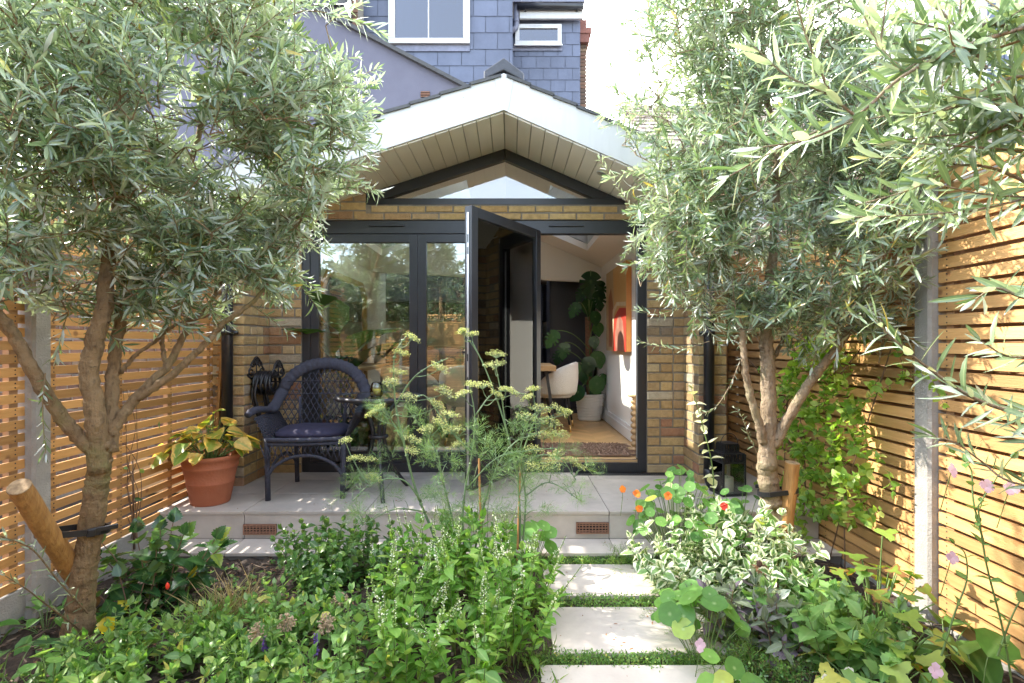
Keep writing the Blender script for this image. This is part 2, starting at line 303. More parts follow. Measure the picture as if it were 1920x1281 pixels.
m_petal_r = LM('red_petal', [(0,(.70,.02,.02)),(1,(.80,.08,.03))], trans=.3, tcol=(1.1,.8,.8), rough=.5)
m_dry = M('dry_seedhead', (.42,.32,.2), (.28,.2,.12), rough=.9, scale=30)
m_drybrown = M('dead_flower', (.10,.05,.03), (.05,.025,.018), rough=.95, scale=40)
m_drypetal = LM('dead_petal', [(0,(.25,.12,.06)),(1,(.38,.22,.12))], trans=.2, tcol=(1,1,1), rough=.8)
m_grass = LM('fine_grass', [(0,(.08,.17,.03)),(.6,(.15,.26,.05)),(1,(.26,.34,.09))], trans=.3, rough=.5)
m_drygrass = LM('tawny_grass', [(0,(.16,.18,.05)),(.5,(.30,.25,.10)),(1,(.50,.38,.2))], trans=.3, rough=.6, tcol=(1.1,1,.7))
m_slate = M('slate', (.10,.116,.17), (.074,.086,.13), rough=.5, scale=3, rnd=.10, bump=.15, bscale=25)
m_lead = M('lead_sheet', (.19,.195,.26), (.13,.135,.18), rough=.55, scale=12, bump=.3, bscale=18)
m_render = M('lilac_render', (.125,.122,.158), (.095,.093,.125), rough=.85, scale=2.2, bump=.25, bscale=60, contrast=.6)
m_rooftile = M('grey_roof_tile', (.085,.085,.085), (.055,.055,.058), rough=.8, scale=20, rnd=.2, bump=.4, bscale=70)
m_redtile = M('clay_roof_tile', (.17,.125,.10), (.11,.085,.07), rough=.85, scale=14, rnd=.25)
m_oldbrick = M('old_brick', (0,0,0), rough=.9, scale=20, stops=[(0,(.16,.09,.06)),(.5,(.24,.13,.08)),(.8,(.12,.08,.06)),(1,(.30,.2,.12))])
m_redbrick = M('red_brick', (.23,.095,.07), (.17,.07,.055), rough=.85, scale=20, rnd=.2)
m_glass = glass('door_glass', refl=2.6)
m_glass_d = glass('leaf_glass', refl=6.5)
m_glass_w = glass('window_glass', tint=(.16,.26,.40), refl=2.6)
m_glass_c = glass('clear_glass', tint=(.95,.98,.97), refl=1.2)
m_glass_t = glass('table_glass', tint=(.80,.88,.87), refl=1.5)
m_plaster = M('plaster', (.87,.83,.79), (.84,.80,.76), rough=.8, scale=2)
m_ceil = M('ceiling_plaster', (.87,.80,.74), (.85,.78,.72), rough=.85, scale=2)
m_skirt = M('skirting_paint', (.78,.76,.75), rough=.45)
m_oak = M('oak_parquet', (.58,.36,.16), (.47,.27,.11), rough=.4, scale=4, rnd=.16, contrast=.5)
m_oaktop = M('oak_table', (.56,.36,.18), (.46,.28,.13), rough=.45, scale=4, stretch=(1,8,8))
m_navy = M('navy_cupboard', (.035,.035,.052), (.03,.03,.045), rough=.45)
m_boucle = M('boucle', (.72,.69,.65), (.60,.57,.53), rough=.95, scale=110, bump=.9, bscale=150, contrast=.5)
m_brass = M('brass', (.75,.5,.2), rough=.3, metal=.9)
m_pot_w = M('ribbed_white_pot', (.70,.67,.61), (.62,.59,.53), rough=.7, scale=8)
m_rug = M('coir_rug', (.35,.22,.155), (.17,.105,.075), rough=1, scale=120, bump=1, bscale=180, contrast=.6)
m_terra = M('terracotta', (.36,.105,.045), (.41,.145,.075), rough=.8, scale=7, bump=.35, bscale=60, contrast=.45)
m_wicker = M('dark_wicker', (.045,.047,.072), (.026,.027,.044), rough=.72, scale=60, bump=.6, bscale=140)
m_cushion = M('navy_cushion', (.020,.018,.045), (.027,.024,.055), rough=.85, scale=12)
m_iron = M('cast_iron', (.022,.020,.026), (.012,.012,.015), rough=.45, scale=30, bump=.3)
m_hose = M('rubber_hose', (.012,.012,.016), rough=.4)
m_candle = M('ivory_candle', (.80,.76,.66), rough=.5)
m_yellow = M('yellow_candle', (.72,.62,.10), rough=.5)
m_basket = M('woven_basket', (.36,.22,.11), (.22,.12,.055), rough=.9, scale=40, stretch=(1,1,3), bump=1, bscale=70)
m_gold = M('gilt_frame', (.62,.33,.06), (.45,.22,.04), rough=.4, metal=.4)
m_mirror = M('mirror', (.55,.57,.57), rough=.02, metal=1)
m_monst = LM('monstera_leaf', [(0,(.018,.06,.025)),(.6,(.035,.10,.035)),(1,(.09,.19,.05))], back=(.08,.15,.05), trans=.22, rough=.22, rib=(.14,.24,.1))
m_moss = M('moss_pole', (.26,.12,.06), (.16,.07,.035), rough=1, scale=40, bump=1, bscale=60)
m_rattan = M('rattan', (.42,.27,.16), (.30,.18,.1), rough=.8, scale=50, stretch=(1,1,3))

# ---------------------------------------------------------------- foliage kit
def tmpl(st, fold=.12, droop=0.0):
    """leaf from (t, halfwidth) stations; first and last are points; 3 verts across"""
    vs = [(st[0][0], 0, 0)]; e = [0.]; fs = []
    mids = st[1:-1]
    for (t, hw) in mids:
        z = -droop * t * t
        vs += [(t, -hw, fold*hw*2+z), (t, 0, z), (t, hw, fold*hw*2+z)]; e += [1., 0., 1.]
    vs.append((st[-1][0], 0, -droop)); e.append(.6)
    n = len(mids); last = len(vs) - 1
    fs += [(0, 2, 1), (0, 3, 2)]
    for i in range(n - 1):
        a = 1 + 3*i; b = a + 3
        fs += [(a, a+1, b+1, b), (a+1, a+2, b+2, b+1)]
    a = 1 + 3*(n-1)
    fs += [(a, a+1, last), (a+1, a+2, last)]
    # orient faces upward
    fs = [f if up(vs, f) else f[::-1] for f in fs]
    return np.array(vs, float), fs, np.array(e, float)
def up(vs, f):
    a, b, c = (Vector(vs[f[i]]) for i in range(3))
    return (b - a).cross(c - a).z > 0
def tmpl_fan(outline, centre=(0, 0, 0), cup=0.0, ce=0.0):
    """leaf as a fan round a centre (round, heart shaped, lobed); outline in x-y"""
    vs = [centre]; e = [ce]
    for (x, y) in outline:
        r2 = (x-centre[0])**2 + (y-centre[1])**2
        vs.append((x, y, cup*r2)); e.append(1.)
    n = len(outline); fs = [(0, 1+i, 1+(i+1) % n) for i in range(n)]
    fs = [f if up(vs, f) else f[::-1] for f in fs]
    return np.array(vs, float), fs, np.array(e, float)
T_OLIVE = tmpl([(0,0),(.22,.075),(.5,.10),(.78,.07),(1,0)], .12)
T_OVATE = tmpl([(0,0),(.18,.2),(.42,.27),(.72,.17),(1,0)], .14, .12)
T_LANCE = tmpl([(0,0),(.2,.1),(.45,.15),(.75,.1),(1,0)], .16, .22)
T_BROAD = tmpl([(0,0),(.15,.25),(.4,.36),(.7,.27),(.9,.11),(1,0)], .18, .22)
T_PETAL = tmpl([(0,0),(.4,.25),(.75,.3),(1,0)], .1, .2)
T_BLADE = tmpl([(0,0),(.3,.02),(.7,.015),(1,0)], .1, .25)
def _tooth(k, st, fold, droop, amp):
    s2 = [st[0]]
    for i in range(1, k):
        t = i / k; hw = np.interp(t, [s[0] for s in st], [s[1] for s in st]); s2.append((t, hw*(1+amp*(1 if i % 2 else -1))))
    return tmpl(s2 + [st[-1]], fold, droop)
T_TOOTH = _tooth(13, [(0,0),(.15,.26),(.35,.34),(.7,.2),(1,0)], .16, .2, .13)
T_ROUND = tmpl_fan([(.5*(1+.05*math.sin(a*5))*math.cos(a), .5*(1+.05*math.sin(a*5))*math.sin(a)) for a in [2*math.pi*i/14 for i in range(14)]], cup=.22)
def _lobe():
    o = []
    for i in range(30):
        a = -2.75 + 5.5*i/29; k = abs(math.cos(a*1.55)); r = .34 + .62*k**1.6*(1 if abs(a) < 2.2 else .6); r *= 1 + .07*(1 if i % 2 else -1)
        o.append((.32+r*.68*math.cos(a), r*.68*math.sin(a)))
    return tmpl_fan(o, (.3,0,0), .10, .1)
T_LOBED = _lobe()
def _heart(split):
    o = []; n = 46
    for i in range(n):
        a = -math.pi*.96 + 2*math.pi*.96*i/(n-1); r = .52*(1 - .16*abs(a)/math.pi) + .2*math.exp(-(a/.28)**2) * .7
        if split and .35 < abs(a) < 2.3 and i % 4 == 0: r *= .5
        o.append((.42 + r*.92*math.cos(a), r*.86*math.sin(a)))
    return tmpl_fan(o, (.38,0,-.03), -.2, 0)
T_HEART = _heart(False); T_MONST = _heart(True)

def leaves(name, parent, mat, T, pos, d, nrm, L, W=1.0, rnd=None, curl=0.0, label=None):
    """one mesh of leaf blades: base point, direction, face normal, length each"""
    pos = np.asarray(pos, float).reshape(-1, 3); d = np.asarray(d, float).reshape(-1, 3); nrm = np.asarray(nrm, float).reshape(-1, 3)
    N = len(pos); tv, tf, te = T
    L = np.broadcast_to(np.asarray(L, float), (N,)); W = np.broadcast_to(np.asarray(W, float), (N,))
    x = d / (np.linalg.norm(d, axis=1, keepdims=True) + 1e-9)
    y = np.cross(nrm, x); y /= (np.linalg.norm(y, axis=1, keepdims=True) + 1e-9); z = np.cross(x, y)
    c = np.broadcast_to(np.asarray(curl, float), (N,))
    tz = tv[None, :, 2] - c[:, None] * tv[None, :, 0]**2
    v = pos[:, None, :] + L[:, None, None] * (tv[None, :, 0, None]*x[:, None, :] + (tv[None, :, 1]*W[:, None])[..., None]*y[:, None, :] + tz[..., None]*z[:, None, :])
    nv = len(tv); loops = np.concatenate([np.array(f) for f in tf]); tot = np.array([len(f) for f in tf])
    off = (np.arange(N) * nv)
    allv = (loops[None, :] + off[:, None]).ravel().astype(np.int32)
    ltot = np.tile(tot, N).astype(np.int32); lst = np.concatenate([[0], np.cumsum(ltot)[:-1]]).astype(np.int32)
    o0 = np.array(parent_world(parent)) if parent is not None else np.zeros(3)
    me = bpy.data.meshes.new(name); me.vertices.add(N*nv); me.vertices.foreach_set('co', (v.reshape(-1, 3) - o0).ravel().astype(np.float32))
    me.loops.add(len(allv)); me.loops.foreach_set('vertex_index', allv)
    me.polygons.add(len(ltot)); me.polygons.foreach_set('loop_start', lst); me.polygons.foreach_set('loop_total', ltot)
    me.polygons.foreach_set('use_smooth', np.ones(len(ltot), dtype=bool))
    rnd = rng.random(N) if rnd is None else np.asarray(rnd)
    a = me.attributes.new('rnd', 'FLOAT', 'FACE'); a.data.foreach_set('value', np.repeat(rnd, len(tf)).astype(np.float32))
    e = me.attributes.new('edge', 'FLOAT', 'POINT'); e.data.foreach_set('value', np.tile(te, N).astype(np.float32))
    me.materials.append(mat); me.update(calc_edges=True)
    o = bpy.data.objects.new(name, me); col.objects.link(o)
    if parent is not None: o.parent = parent
    return o
def rv(n=None):
    v = rng.normal(size=(n, 3) if n else 3); return v / np.linalg.norm(v, axis=-1, keepdims=True)
def unit(v): v = np.asarray(v, float); return v / (np.linalg.norm(v) + 1e-9)
def bez(a, b, c, n):
    t = np.linspace(0, 1, n)[:, None]; return (1-t)**2*np.asarray(a)[None] + 2*t*(1-t)*np.asarray(b)[None] + t*t*np.asarray(c)[None]
def smooth_path(pts, n):
    """Catmull-Rom through points"""
    pts = [np.asarray(p, float) for p in pts]; p = [2*pts[0]-pts[1]] + pts + [2*pts[-1]-pts[-2]]; o = []
    for i in range(1, len(p)-2):
        for t in np.linspace(0, 1, n, endpoint=False):
            o.append(.5*((2*p[i]) + (-p[i-1]+p[i+1])*t + (2*p[i-1]-5*p[i]+4*p[i+1]-p[i+2])*t*t + (-p[i-1]+3*p[i]-3*p[i+1]+p[i+2])*t**3))
    o.append(pts[-1]); return o

class LeafBag:
    def __init__(s): s.p = []; s.d = []; s.n = []; s.l = []; s.w = []; s.c = []
    def add(s, p, d, n, l, w=1, c=0): s.p.append(p); s.d.append(d); s.n.append(n); s.l.append(l); s.w.append(w); s.c.append(c)
    def build(s, name, parent, mat, T, rnd=None):
        if s.p: return leaves(name, parent, mat, T, s.p, s.d, s.n, s.l, s.w, rnd, s.c)

def leafy_twig(mb, bag, path, r0, r1, ll, gap, start=.1, ang=50, wob=.35, mi=0, tip=True, upb=.25):
    """twig with opposite leaf pairs along it"""
    path = [np.asarray(p) for p in path]; k = len(path)
    mb.tube(path, [r0 + (r1-r0)*i/(k-1) for i in range(k)], n=5, cap=False, mi=mi, rnd=.5)
    seg = [np.linalg.norm(path[i+1]-path[i]) for i in range(k-1)]; tot = sum(seg); s = start*tot; roll = rng.random()*6.28
    while s < tot:
        q = s; i = 0
        while i < k-2 and q > seg[i]: q -= seg[i]; i += 1
        p = path[i] + (path[i+1]-path[i]) * (q/seg[i]); t = unit(path[i+1]-path[i])
        a = unit(np.cross(t, [.3, .2, 1.]) + 1e-3); b = np.cross(t, a)
        f = min(1, .75 + .5*math.sin(min(1, s/tot)*2.6))
        for sg in (0, math.pi):
            an = roll + sg + rng.normal()*.25; side = a*math.cos(an) + b*math.sin(an); g = R(ang + rng.normal()*12)
            d = t*math.cos(g) + side*math.sin(g) + rv()*wob*.35
            n = t - d*np.dot(t, d) + np.array([0, 0, upb]) + rv()*wob
            bag.add(p, d, n, ll*f*(.55 + .65*rng.random()), .66 + .36*rng.random(), rng.normal()*.24 + .05)
        roll += 1.57; s += gap*(.8 + .4*rng.random())
    if tip:
        t = unit(path[-1]-path[-2])
        for _ in range(3): bag.add(path[-1], t + rv()*.35, rv(), ll*(.45 + .35*rng.random()), .9, 0)

def grow_tree(name, label, limbs, ells, n_twigs, ll, gap, leafmat, barkmat, reject=None, twig_len=(.2, .36), group=None, droop=.1, extra=(), gnarl=.012, trunk_n=14, leaf_reject=None, limb_k=1.0, gap_t=-.12):
    """limbs: list of (points, radii); ells: crown volumes (centre, radii, weight)"""
    base = Vector(limbs[0][0][0]); root = thing(name, label, 'tree', base, group); mb = MB(); nodes = []; nr = []
    for li, (pts, rad) in enumerate(limbs):
        k = len(pts); sp = smooth_path(pts, 12 if li == 0 else 8); rr = np.interp(np.linspace(0, k-1, len(sp)), np.arange(k), rad)
        rr = rr * limb_k * (1 + rng.normal(size=len(rr))*.03)
        sp = [p + rv()*gnarl*.35 for p in sp]
        b0 = len(mb.v); nn = 26 if li == 0 else (16 if li < 6 else 10); mb.tube(sp, rr, n=nn, rnd=.2 + .6*rng.random())
        for vi in range(b0, b0 + nn*len(sp)):
            c_ = Vector(sp[(vi-b0)//nn]); v_ = Vector(mb.v[vi]); f_ = 1 + .05*noise.noise(v_*6) + .03*noise.noise(v_*22) + .025*noise.noise(v_*60); mb.v[vi] = tuple(c_ + (v_-c_)*f_)
        st = int(len(sp)*.45) if li else len(sp) - 2
        for p, q in zip(sp[st:], rr[st:]): nodes.append(p); nr.append(q)
    wts = np.array([e[2]*np.prod(e[1]) for e in ells]); wts /= wts.sum(); tw = []
    tries = 0
    while len(tw) < n_twigs and tries < n_twigs*12:
        tries += 1
        e = ells[rng.choice(len(ells), p=wts)]; q = rv() * rng.random()**(1/2.4); p = np.array(e[0]) + q*np.array(e[1])
        if reject is not None and reject(p): continue
        if noise.noise(Vector(p)*3.1 + Vector((5, 2, 9))) < gap_t: continue
        tw.append((p, q))
    na = np.array(nodes); tw.sort(key=lambda s: np.min(np.sum((na - s[0])**2, axis=1))); bag = LeafBag()
    for (p, q) in tw:
        na = np.array(nodes); d = unit(q*.75 + np.array([0, 0, .22]) + rv()*.6); ln = twig_len[0] + (twig_len[1]-twig_len[0])*rng.random()
        a = p - d*ln*.5; i = int(np.argmin(np.sum((na - a)**2, axis=1))); s = na[i]; dist = np.linalg.norm(a - s)
        if dist > .06:
            mid = (s + a)/2 + np.array([0, 0, .12*dist]) + rv()*.12*dist; br = bez(s, mid, a, 6); r0 = min(nr[i]*.75, .004 + .008*dist)
            mb.tube(br, np.linspace(r0, .0028, 6), n=5, cap=False, rnd=.5)
            for x in br[1:]: nodes.append(x); nr.append(.004)
        else: a = s
        tip = p + d*ln*.5 - np.array([0, 0, droop*ln]); md = (a + tip)/2 + rv()*.08*ln + np.array([0, 0, .05*ln])
        leafy_twig(mb, bag, bez(a, md, tip, 6), .0026, .0012, ll, gap)
    for (path, l2, g2, r0) in extra: leafy_twig(mb, bag, smooth_path(path, 5), r0, .0015, l2, g2, start=.08)
    if leaf_reject is not None:
        keep = [i for i in range(len(bag.p)) if not leaf_reject(np.asarray(bag.p[i]) + .6*bag.l[i]*unit(bag.d[i]))]
        for at_ in ('p','d','n','l','w','c'): setattr(bag, at_, [getattr(bag, at_)[i] for i in keep])
    mb.build('trunk', barkmat, root, smooth=True); bag.build('crown', root, leafmat, T_OLIVE)
    return root

def herb(name, label, cat, x, y, n, h, spread, T, ll, gap, lmat, smat=None, z=-.05, lean=.35, ang=62, start=.12, r=.0028, group=None, flower=None, fmat=None, W=1.0, wob=.4, parent_only=False, tips=True, hvar=.25):
    root = thing(name, label, cat, (x, y, z), group); mb = MB(); bag = LeafBag(); spikes = []
    for i in range(n):
        a = rng.random()*6.28; rr = spread*math.sqrt(rng.random()); hh = h*(1 - hvar*rng.random())*(1 - .25*(rr/max(spread, 1e-4))**2)
        b = np.array([x + .45*rr*math.cos(a), y + .45*rr*math.sin(a), z]); t = np.array([x + rr*math.cos(a)*(1+lean), y + rr*math.sin(a)*(1+lean), z + hh])
        m = (b + t)/2 + np.array([-math.cos(a), -math.sin(a), .3])*rr*.12 + rv()*.02; path = bez(b, m, t, 6)
        leafy_twig(mb, bag, path, r, r*.6, ll, gap, start, ang, wob, tip=tips, upb=.7)
        if flower and rng.random() < flower[1]:
            tip = path[-1]; dd = unit(path[-1]-path[-2]); fh = flower[0]*(.7+.6*rng.random()); e = tip + dd*fh + rv()*fh*.12
            mb.tube([tip, (tip+e)/2, e], r*.5, n=4, cap=False)
            k = int(fh/.0028); one = LeafBag()
            for j in range(k):
                q = tip + (e-tip)*(j/k); s = unit(np.cross(dd, rv())); tp = (1 - .55*j/k)
                one.add(q, s + dd*.6, dd + rv()*.5, flower[2]*tp*(.7+.6*rng.random()), 1.1)
            spikes.append(one)
    for one in spikes: one.build('flower_spike', root, fmat or m_spike, T_PETAL)
    mb.build('stem', smat or m_stem, root, smooth=True); bag.w = [q*W*1.28 for q in bag.w]; bag.build('foliage', root, lmat, T)
    return root

def stalked(name, label, cat, x, y, n, h, spread, T, ll, lmat, smat=None, z=-.05, hmin=.3, tilt=.5, r=.002, group=None, W=1.0, centred=False, curl=.1, face=None, arch=.0):
    """clump of leaves each on its own stalk (nasturtium, hosta, primrose)"""
    root = thing(name, label, cat, (x, y, z), group); mb = MB(); bag = LeafBag()
    for i in range(n):
        a = i*2.4 + rng.normal()*.4; q = math.sqrt((i+.5)/n); rr = spread*q*(.85 + .3*rng.random()); hh = h*(hmin + (1-hmin)*(1 - .75*q)) * (.8 + .4*rng.random())
        out_ = np.array([math.cos(a), math.sin(a), 0]); b = np.array([x, y, z]) + out_*.25*rr; t = np.array([x, y, z + hh]) + out_*rr
        path = bez(b, (b + t)/2 + np.array([0, 0, .25*hh]), t, 6); mb.tube(path, r, n=5, cap=False)
        L = ll*(.65 + .6*rng.random())
        if centred:
            nrm = np.array([0, 0, 1.]) + out_*tilt*.6 + rv()*tilt + (np.array(face) if face is not None else 0); d = np.cross(nrm, rv()); bag.add(t + unit(nrm)*.002, d, nrm, L, W, 0)
        else:
            d = out_ + np.array([0, 0, .35 - .8*q + rng.normal()*.25]) + rv()*.25; nrm = np.array([0, 0, 1.]) + out_*.3 + rv()*tilt*.6; bag.add(t, d, nrm, L, W*(.85+.3*rng.random()), curl + rng.normal()*.1)
    mb.build('stem', smat or m_stem, root, smooth=True); bag.build('foliage', root, lmat, T)
    return root

def blades(name, parent, mat, pts, h, w_, lean=.6):
    """grass blades / fine fronds: bent tapering ribbons"""
    pts = np.asarray(pts, float); n = len(pts); d = rv(n)*lean + np.array([0, 0, 1.]); nrm = rv(n)
    return leaves(name, parent, mat, T_BLADE, pts, d, nrm, h*(.5 + .9*rng.random(n)), w_, None, rng.random(n)*.5)

def frond(bag, p, d, L, depth=0):
    """feathery fennel leaf: threads on threads"""
    d = unit(d); n = 9
    for i in range(n):
        t = .12 + .88*i/n; q = p + d*L*t - np.array([0, 0, .18*L*t*t])
        for _ in range(2):
            s = unit(np.cross(d, rv())); e = unit(s*.8 + d*.7); l2 = L*(.42 - .26*t)*(.8 + .4*rng.random())
            bag.add(q, e, rv(), l2, 1.0, .2)
            for k in range(4):
                u = .25 + .2*k; q2 = q + e*l2*u; bag.add(q2, unit(e*.7 + rv()*.9), rv(), l2*.5, 1.0, .2)

# ---------------------------------------------------------------- the ground, patio and path
kind(MB().box(-60, -60, -.6, 60, 80, -.10, .5).build('ground', m_soil), 'structure')
b = MB(); nx, ny = 90, 110; gx = np.linspace(-2.36, 2.06, nx); gy = np.linspace(-4.3, 3.3, ny); vs = []
hh = rng.normal(size=(ny, nx))*.012 + np.interp(rng.random((ny, nx)), [0, 1], [-.012, .012])
for j, y in enumerate(gy):
    for i, x in enumerate(gx):
        flat = .1 < x < 1.0 and y < 3.3
        vs.append((x, y, -.05 + (-.012 if flat else 1)*hh[j, i] + .015*math.sin(x*3.1 + y*1.7)*(0 if flat else 1)))
fs = [(j*nx+i, j*nx+i+1, (j+1)*nx+i+1, (j+1)*nx+i) for j in range(ny-1) for i in range(nx-1)]
b.add(vs, fs, .5); kind(b.build('flower_bed_soil', m_soil, smooth=True), 'structure')
b = MB()                                                    # bark mulch lying on the bed
for _ in range(2600):
    x = rng.uniform(-2.3, .1) if rng.random() < .8 else rng.uniform(1, 2.0); y = rng.uniform(1.7, 3.2); L = rng.uniform(.012, .05); a = rng.random()*6.28
    d = Vector((math.cos(a), math.sin(a), rng.normal()*.25)) * L; p = Vector((x, y, -.037 + rng.random()*.018)); b.bar(p, p + d, rng.uniform(.004, .012), .003, rnd=rng.random())
kind(b.build('bark_mulch', m_bark), 'stuff')

def jit(mb, a): mb.v = [(x + rng.normal()*a, y + rng.normal()*a, z + rng.normal()*a) for (x, y, z) in mb.v]; return mb
PX0, PX1, PY0, PY1, PZ = -2.32, 2.03, 3.51, 4.60, .18
pat = MB(); pat.box(PX0+.01, PY0+.012, -.2, PX1, PY1+.6, PZ-.004, .5, 1)
xs = [PX0, -1.751, -.951, -.151, .649, 1.449, PX1]; ys = [PY0-.012, 3.93, 4.335, 4.46]
for j in range(3):
    for i in range(6):
        pat.box(xs[i]+.0025, ys[j]+.0025, PZ-.02, xs[i+1]-.0025, ys[j+1]-.0025, PZ, rng.random())
pat.box(PX0, 4.4625, PZ-.02, .55, 4.60, PZ, .4); pat.box(1.50, 4.4625, PZ-.02, PX1, 5.2, PZ, .6)
for i in range(6): pat.box(xs[i]+.002, PY0, .0, xs[i+1]-.002, PY0+.011, PZ-.021, rng.random())          # riser tiles
patio = kind(pat.build('patio', [m_tile, m_grout], bevel=.0015), 'structure')
st = MB(); st.box(PX0+.01, 3.272, -.3, PX1, PY0-.003, -.024, .5, 1)
for i in range(6): st.box(xs[i]+.0025, 3.262, -.02, xs[i+1]-.0025, PY0-.002, 0.0, rng.random())
kind(st.build('garden_step', [m_tile, m_grout], bevel=.0015), 'structure')
def air_brick(x0, x1, z0, z1):
    b = MB(); y = PY0 - .004; b.box(x0, y, z0, x1, y+.003, z1, .2, 1)
    b.box(x0, y-.012, z0, x1, y, z0+.008); b.box(x0, y-.012, z1-.008, x1, y, z1); b.box(x0, y-.0125, z0, x0+.008, y, z1); b.box(x1-.008, y-.0125, z0, x1, y, z1)
    for k in range(1, 4): z = z0 + (z1-z0)*k/4; b.box(x0, y-.011, z-.0028, x1, y-.0005, z+.0028)
    for k in range(1, 10): x = x0 + (x1-x0)*k/10; b.box(x-.0025, y-.0105, z0, x+.0025, y-.001, z1)
    return b
tag(air_brick(-1.753, -1.536, .028, .096).build('air_brick', [m_clay, m_void]), 'terracotta air brick in the patio riser near the flower pot', 'air brick', 'air bricks in the patio riser')
tag(air_brick(.432, .645, .035, .108).build('air_brick', [m_clay, m_void]), 'terracotta air brick in the patio riser above the stepping stones', 'air brick', 'air bricks in the patio riser')
dg = MB(); dg.box(.55, 4.464, PZ-.03, 1.50, 4.56, PZ-.02, .3)
for k in range(64): x = .556 + k*.0148; dg.box(x, 4.468, PZ-.018, x+.006, 4.556, PZ-.001, .5)
for yy in (4.464, 4.51, 4.554): dg.box(.55, yy, PZ-.019, 1.50, yy+.006, PZ+.0005, .5)
tag(dg.build('drain_grate', m_black), 'black slotted drain grate set in the paving before the open doorway', 'drain')

for (x0, x1, y0, y1, lab) in [(.19, .99, 2.775, 3.172, 'sun dappled beige paving slab nearest the patio step'), (.185, .985, 2.26, 2.657, 'largest clear beige paving slab in the middle of the path'), (.12, .92, 1.78, 2.177, 'beige paving slab cut off at the bottom of the picture'), (.12, .92, 1.27, 1.67, None)]:
    if lab is None: continue
    s = MB(); s.box(x0, y0, -.05, x1, y1, -.03, rng.random()); s.box(x0+.005, y0+.005, -.16, x1-.005, y1-.005, -.0505, .5, 1)
    tag(s.build('stepping_stone', [m_tile, m_tileside], bevel=.002), lab, 'paving slab', 'stepping stones of the garden path')

# ---------------------------------------------------------------- brickwork
def bricks(mb, O, U, Nn, width, height, z0, seed=0, course=.0783, pattern='flemish', top=None, mi=0):
    rg = random.Random(seed); O = Vector(O); U = Vector(U); Nn = Vector(Nn); Z = Vector((0,0,1)); k = 0; z = z0; jn = .0135
    while z < z0 + height - .02:
        h = min(course - jn, z0 + height - z)
        x = -rg.random()*.0; odd = k % 2; first = True
        while x < width - .004:
            if pattern == 'running': L = .235
            else: L = .222 if (odd == 0) else .108
            if first and odd and pattern != 'running' : L = .108
            if first and pattern == 'running' and odd: L = .12
            first = False
            if rg.random() < .12 and pattern != 'running': L = .108 if L > .2 else .222
            L = min(L, width - x)
            if width - x - L < .05: L = width - x
            p = rg.uniform(.004, .011); j = lambda a=.0022: rg.uniform(-a, a)
            x0, x1, za, zb = x + (jn/2 if x > 0 else 0), x + L - (jn/2 if x + L < width - 1e-4 else 0), z + j(), z + h + j()
            if top is None or top(O + U*((x0+x1)/2), za):
                def pt(u, zz, n): return O + U*u + Nn*n + Z*(zz - O.z)
                c = .0045
                ring0 = [(x0,za),(x1,za),(x1,zb),(x0,zb)]
                vs = [pt(u, zz, -.004) for u, zz in ring0] + [pt(u + j(.0012), zz + j(.0014), p-c) for u, zz in ring0] + [pt(u + (c if i in (0,3) else -c) + j(.0018), zz + (c if i < 2 else -c) + j(.0016), p + j(.001)) for i, (u, zz) in enumerate(ring0)]
                fs = [(8,9,10,11)]
                for a in range(4): fs += [(a,(a+1)%4,4+(a+1)%4,4+a),(4+a,4+(a+1)%4,8+(a+1)%4,8+a)]
                if U.cross(Z).dot(Nn) < 0: fs = [f[::-1] for f in fs]
                mb.add(vs, fs, rg.random(), mi)
            x += L
        z += course; k += 1
    return mb

# ---------------------------------------------------------------- garden room (the brick extension)
X0, SL, SR = -.047, .325, .438
def zr(x, a=2.97): return a - (SL*(X0-x) if x < X0 else SR*(x-X0))
YD = 4.56
room = thing('garden_room', 'brick garden room with a white gable, black glazing and open glass doors', 'house', (0, YD, PZ))
W = MB()
W.box(-2.32, YD, -.1, -1.785, YD+.1, zr(-2.32)+.2, .5, 1)
W.box(-1.785, YD, 2.34, -1.24, YD+.1, zr(-1.785)+.2, .5, 1); W.box(-1.24, YD, 2.34, .985, YD+.1, 2.47, .5, 1)
W.box(.985, YD, 2.34, 1.167, YD+.1, zr(1.167)+.1, .5, 1); W.box(1.167, YD, -.1, 1.72, YD+.1, zr(1.72)+.1, .5, 1)
W.box(-2.312, 4.128, -.1, -2.066, YD+.02, zr(-2.312)+.1, .5, 1); W.box(1.486, 4.208, -.1, 1.70, YD+.02, zr(1.7)+.1, .5, 1)
low = lambda p, z: z < zr(p.x) + .03
bricks(W, (-2.058, YD, PZ), (1,0,0), (0,-1,0), .27, 2.4, PZ, 1, top=low); bricks(W, (1.17, YD, PZ), (1,0,0), (0,-1,0), .318, 2.3, PZ, 2, top=low)
bricks(W, (-1.785, YD, PZ), (1,0,0), (0,-1,0), .55, .4, 2.345, 3, top=low); bricks(W, (.985, YD, PZ), (1,0,0), (0,-1,0), .2, .4, 2.345, 4, top=low)
bricks(W, (-1.785, YD, PZ), (1,0,0), (0,-1,0), 2.95, .13, 2.343, 5, course=.064, pattern='running', mi=2, top=lambda p, z: -1.24 < p.x < .98)
bricks(W, (-2.312, 4.128, PZ), (1,0,0), (0,-1,0), .25, 2.3, PZ, 6, top=low); bricks(W, (1.484, 4.208, PZ), (1,0,0), (0,-1,0), .22, 2.3, PZ, 7, top=low)
bricks(W, (-2.066, 4.124, PZ), (0,1,0), (1,0,0), .44, 2.4, PZ, 8, top=low); bricks(W, (1.486, YD, PZ), (0,-1,0), (-1,0,0), .356, 2.3, PZ, 9, top=low)
W.build('wall', [m_brick, m_mortar, m_lbrick], room)
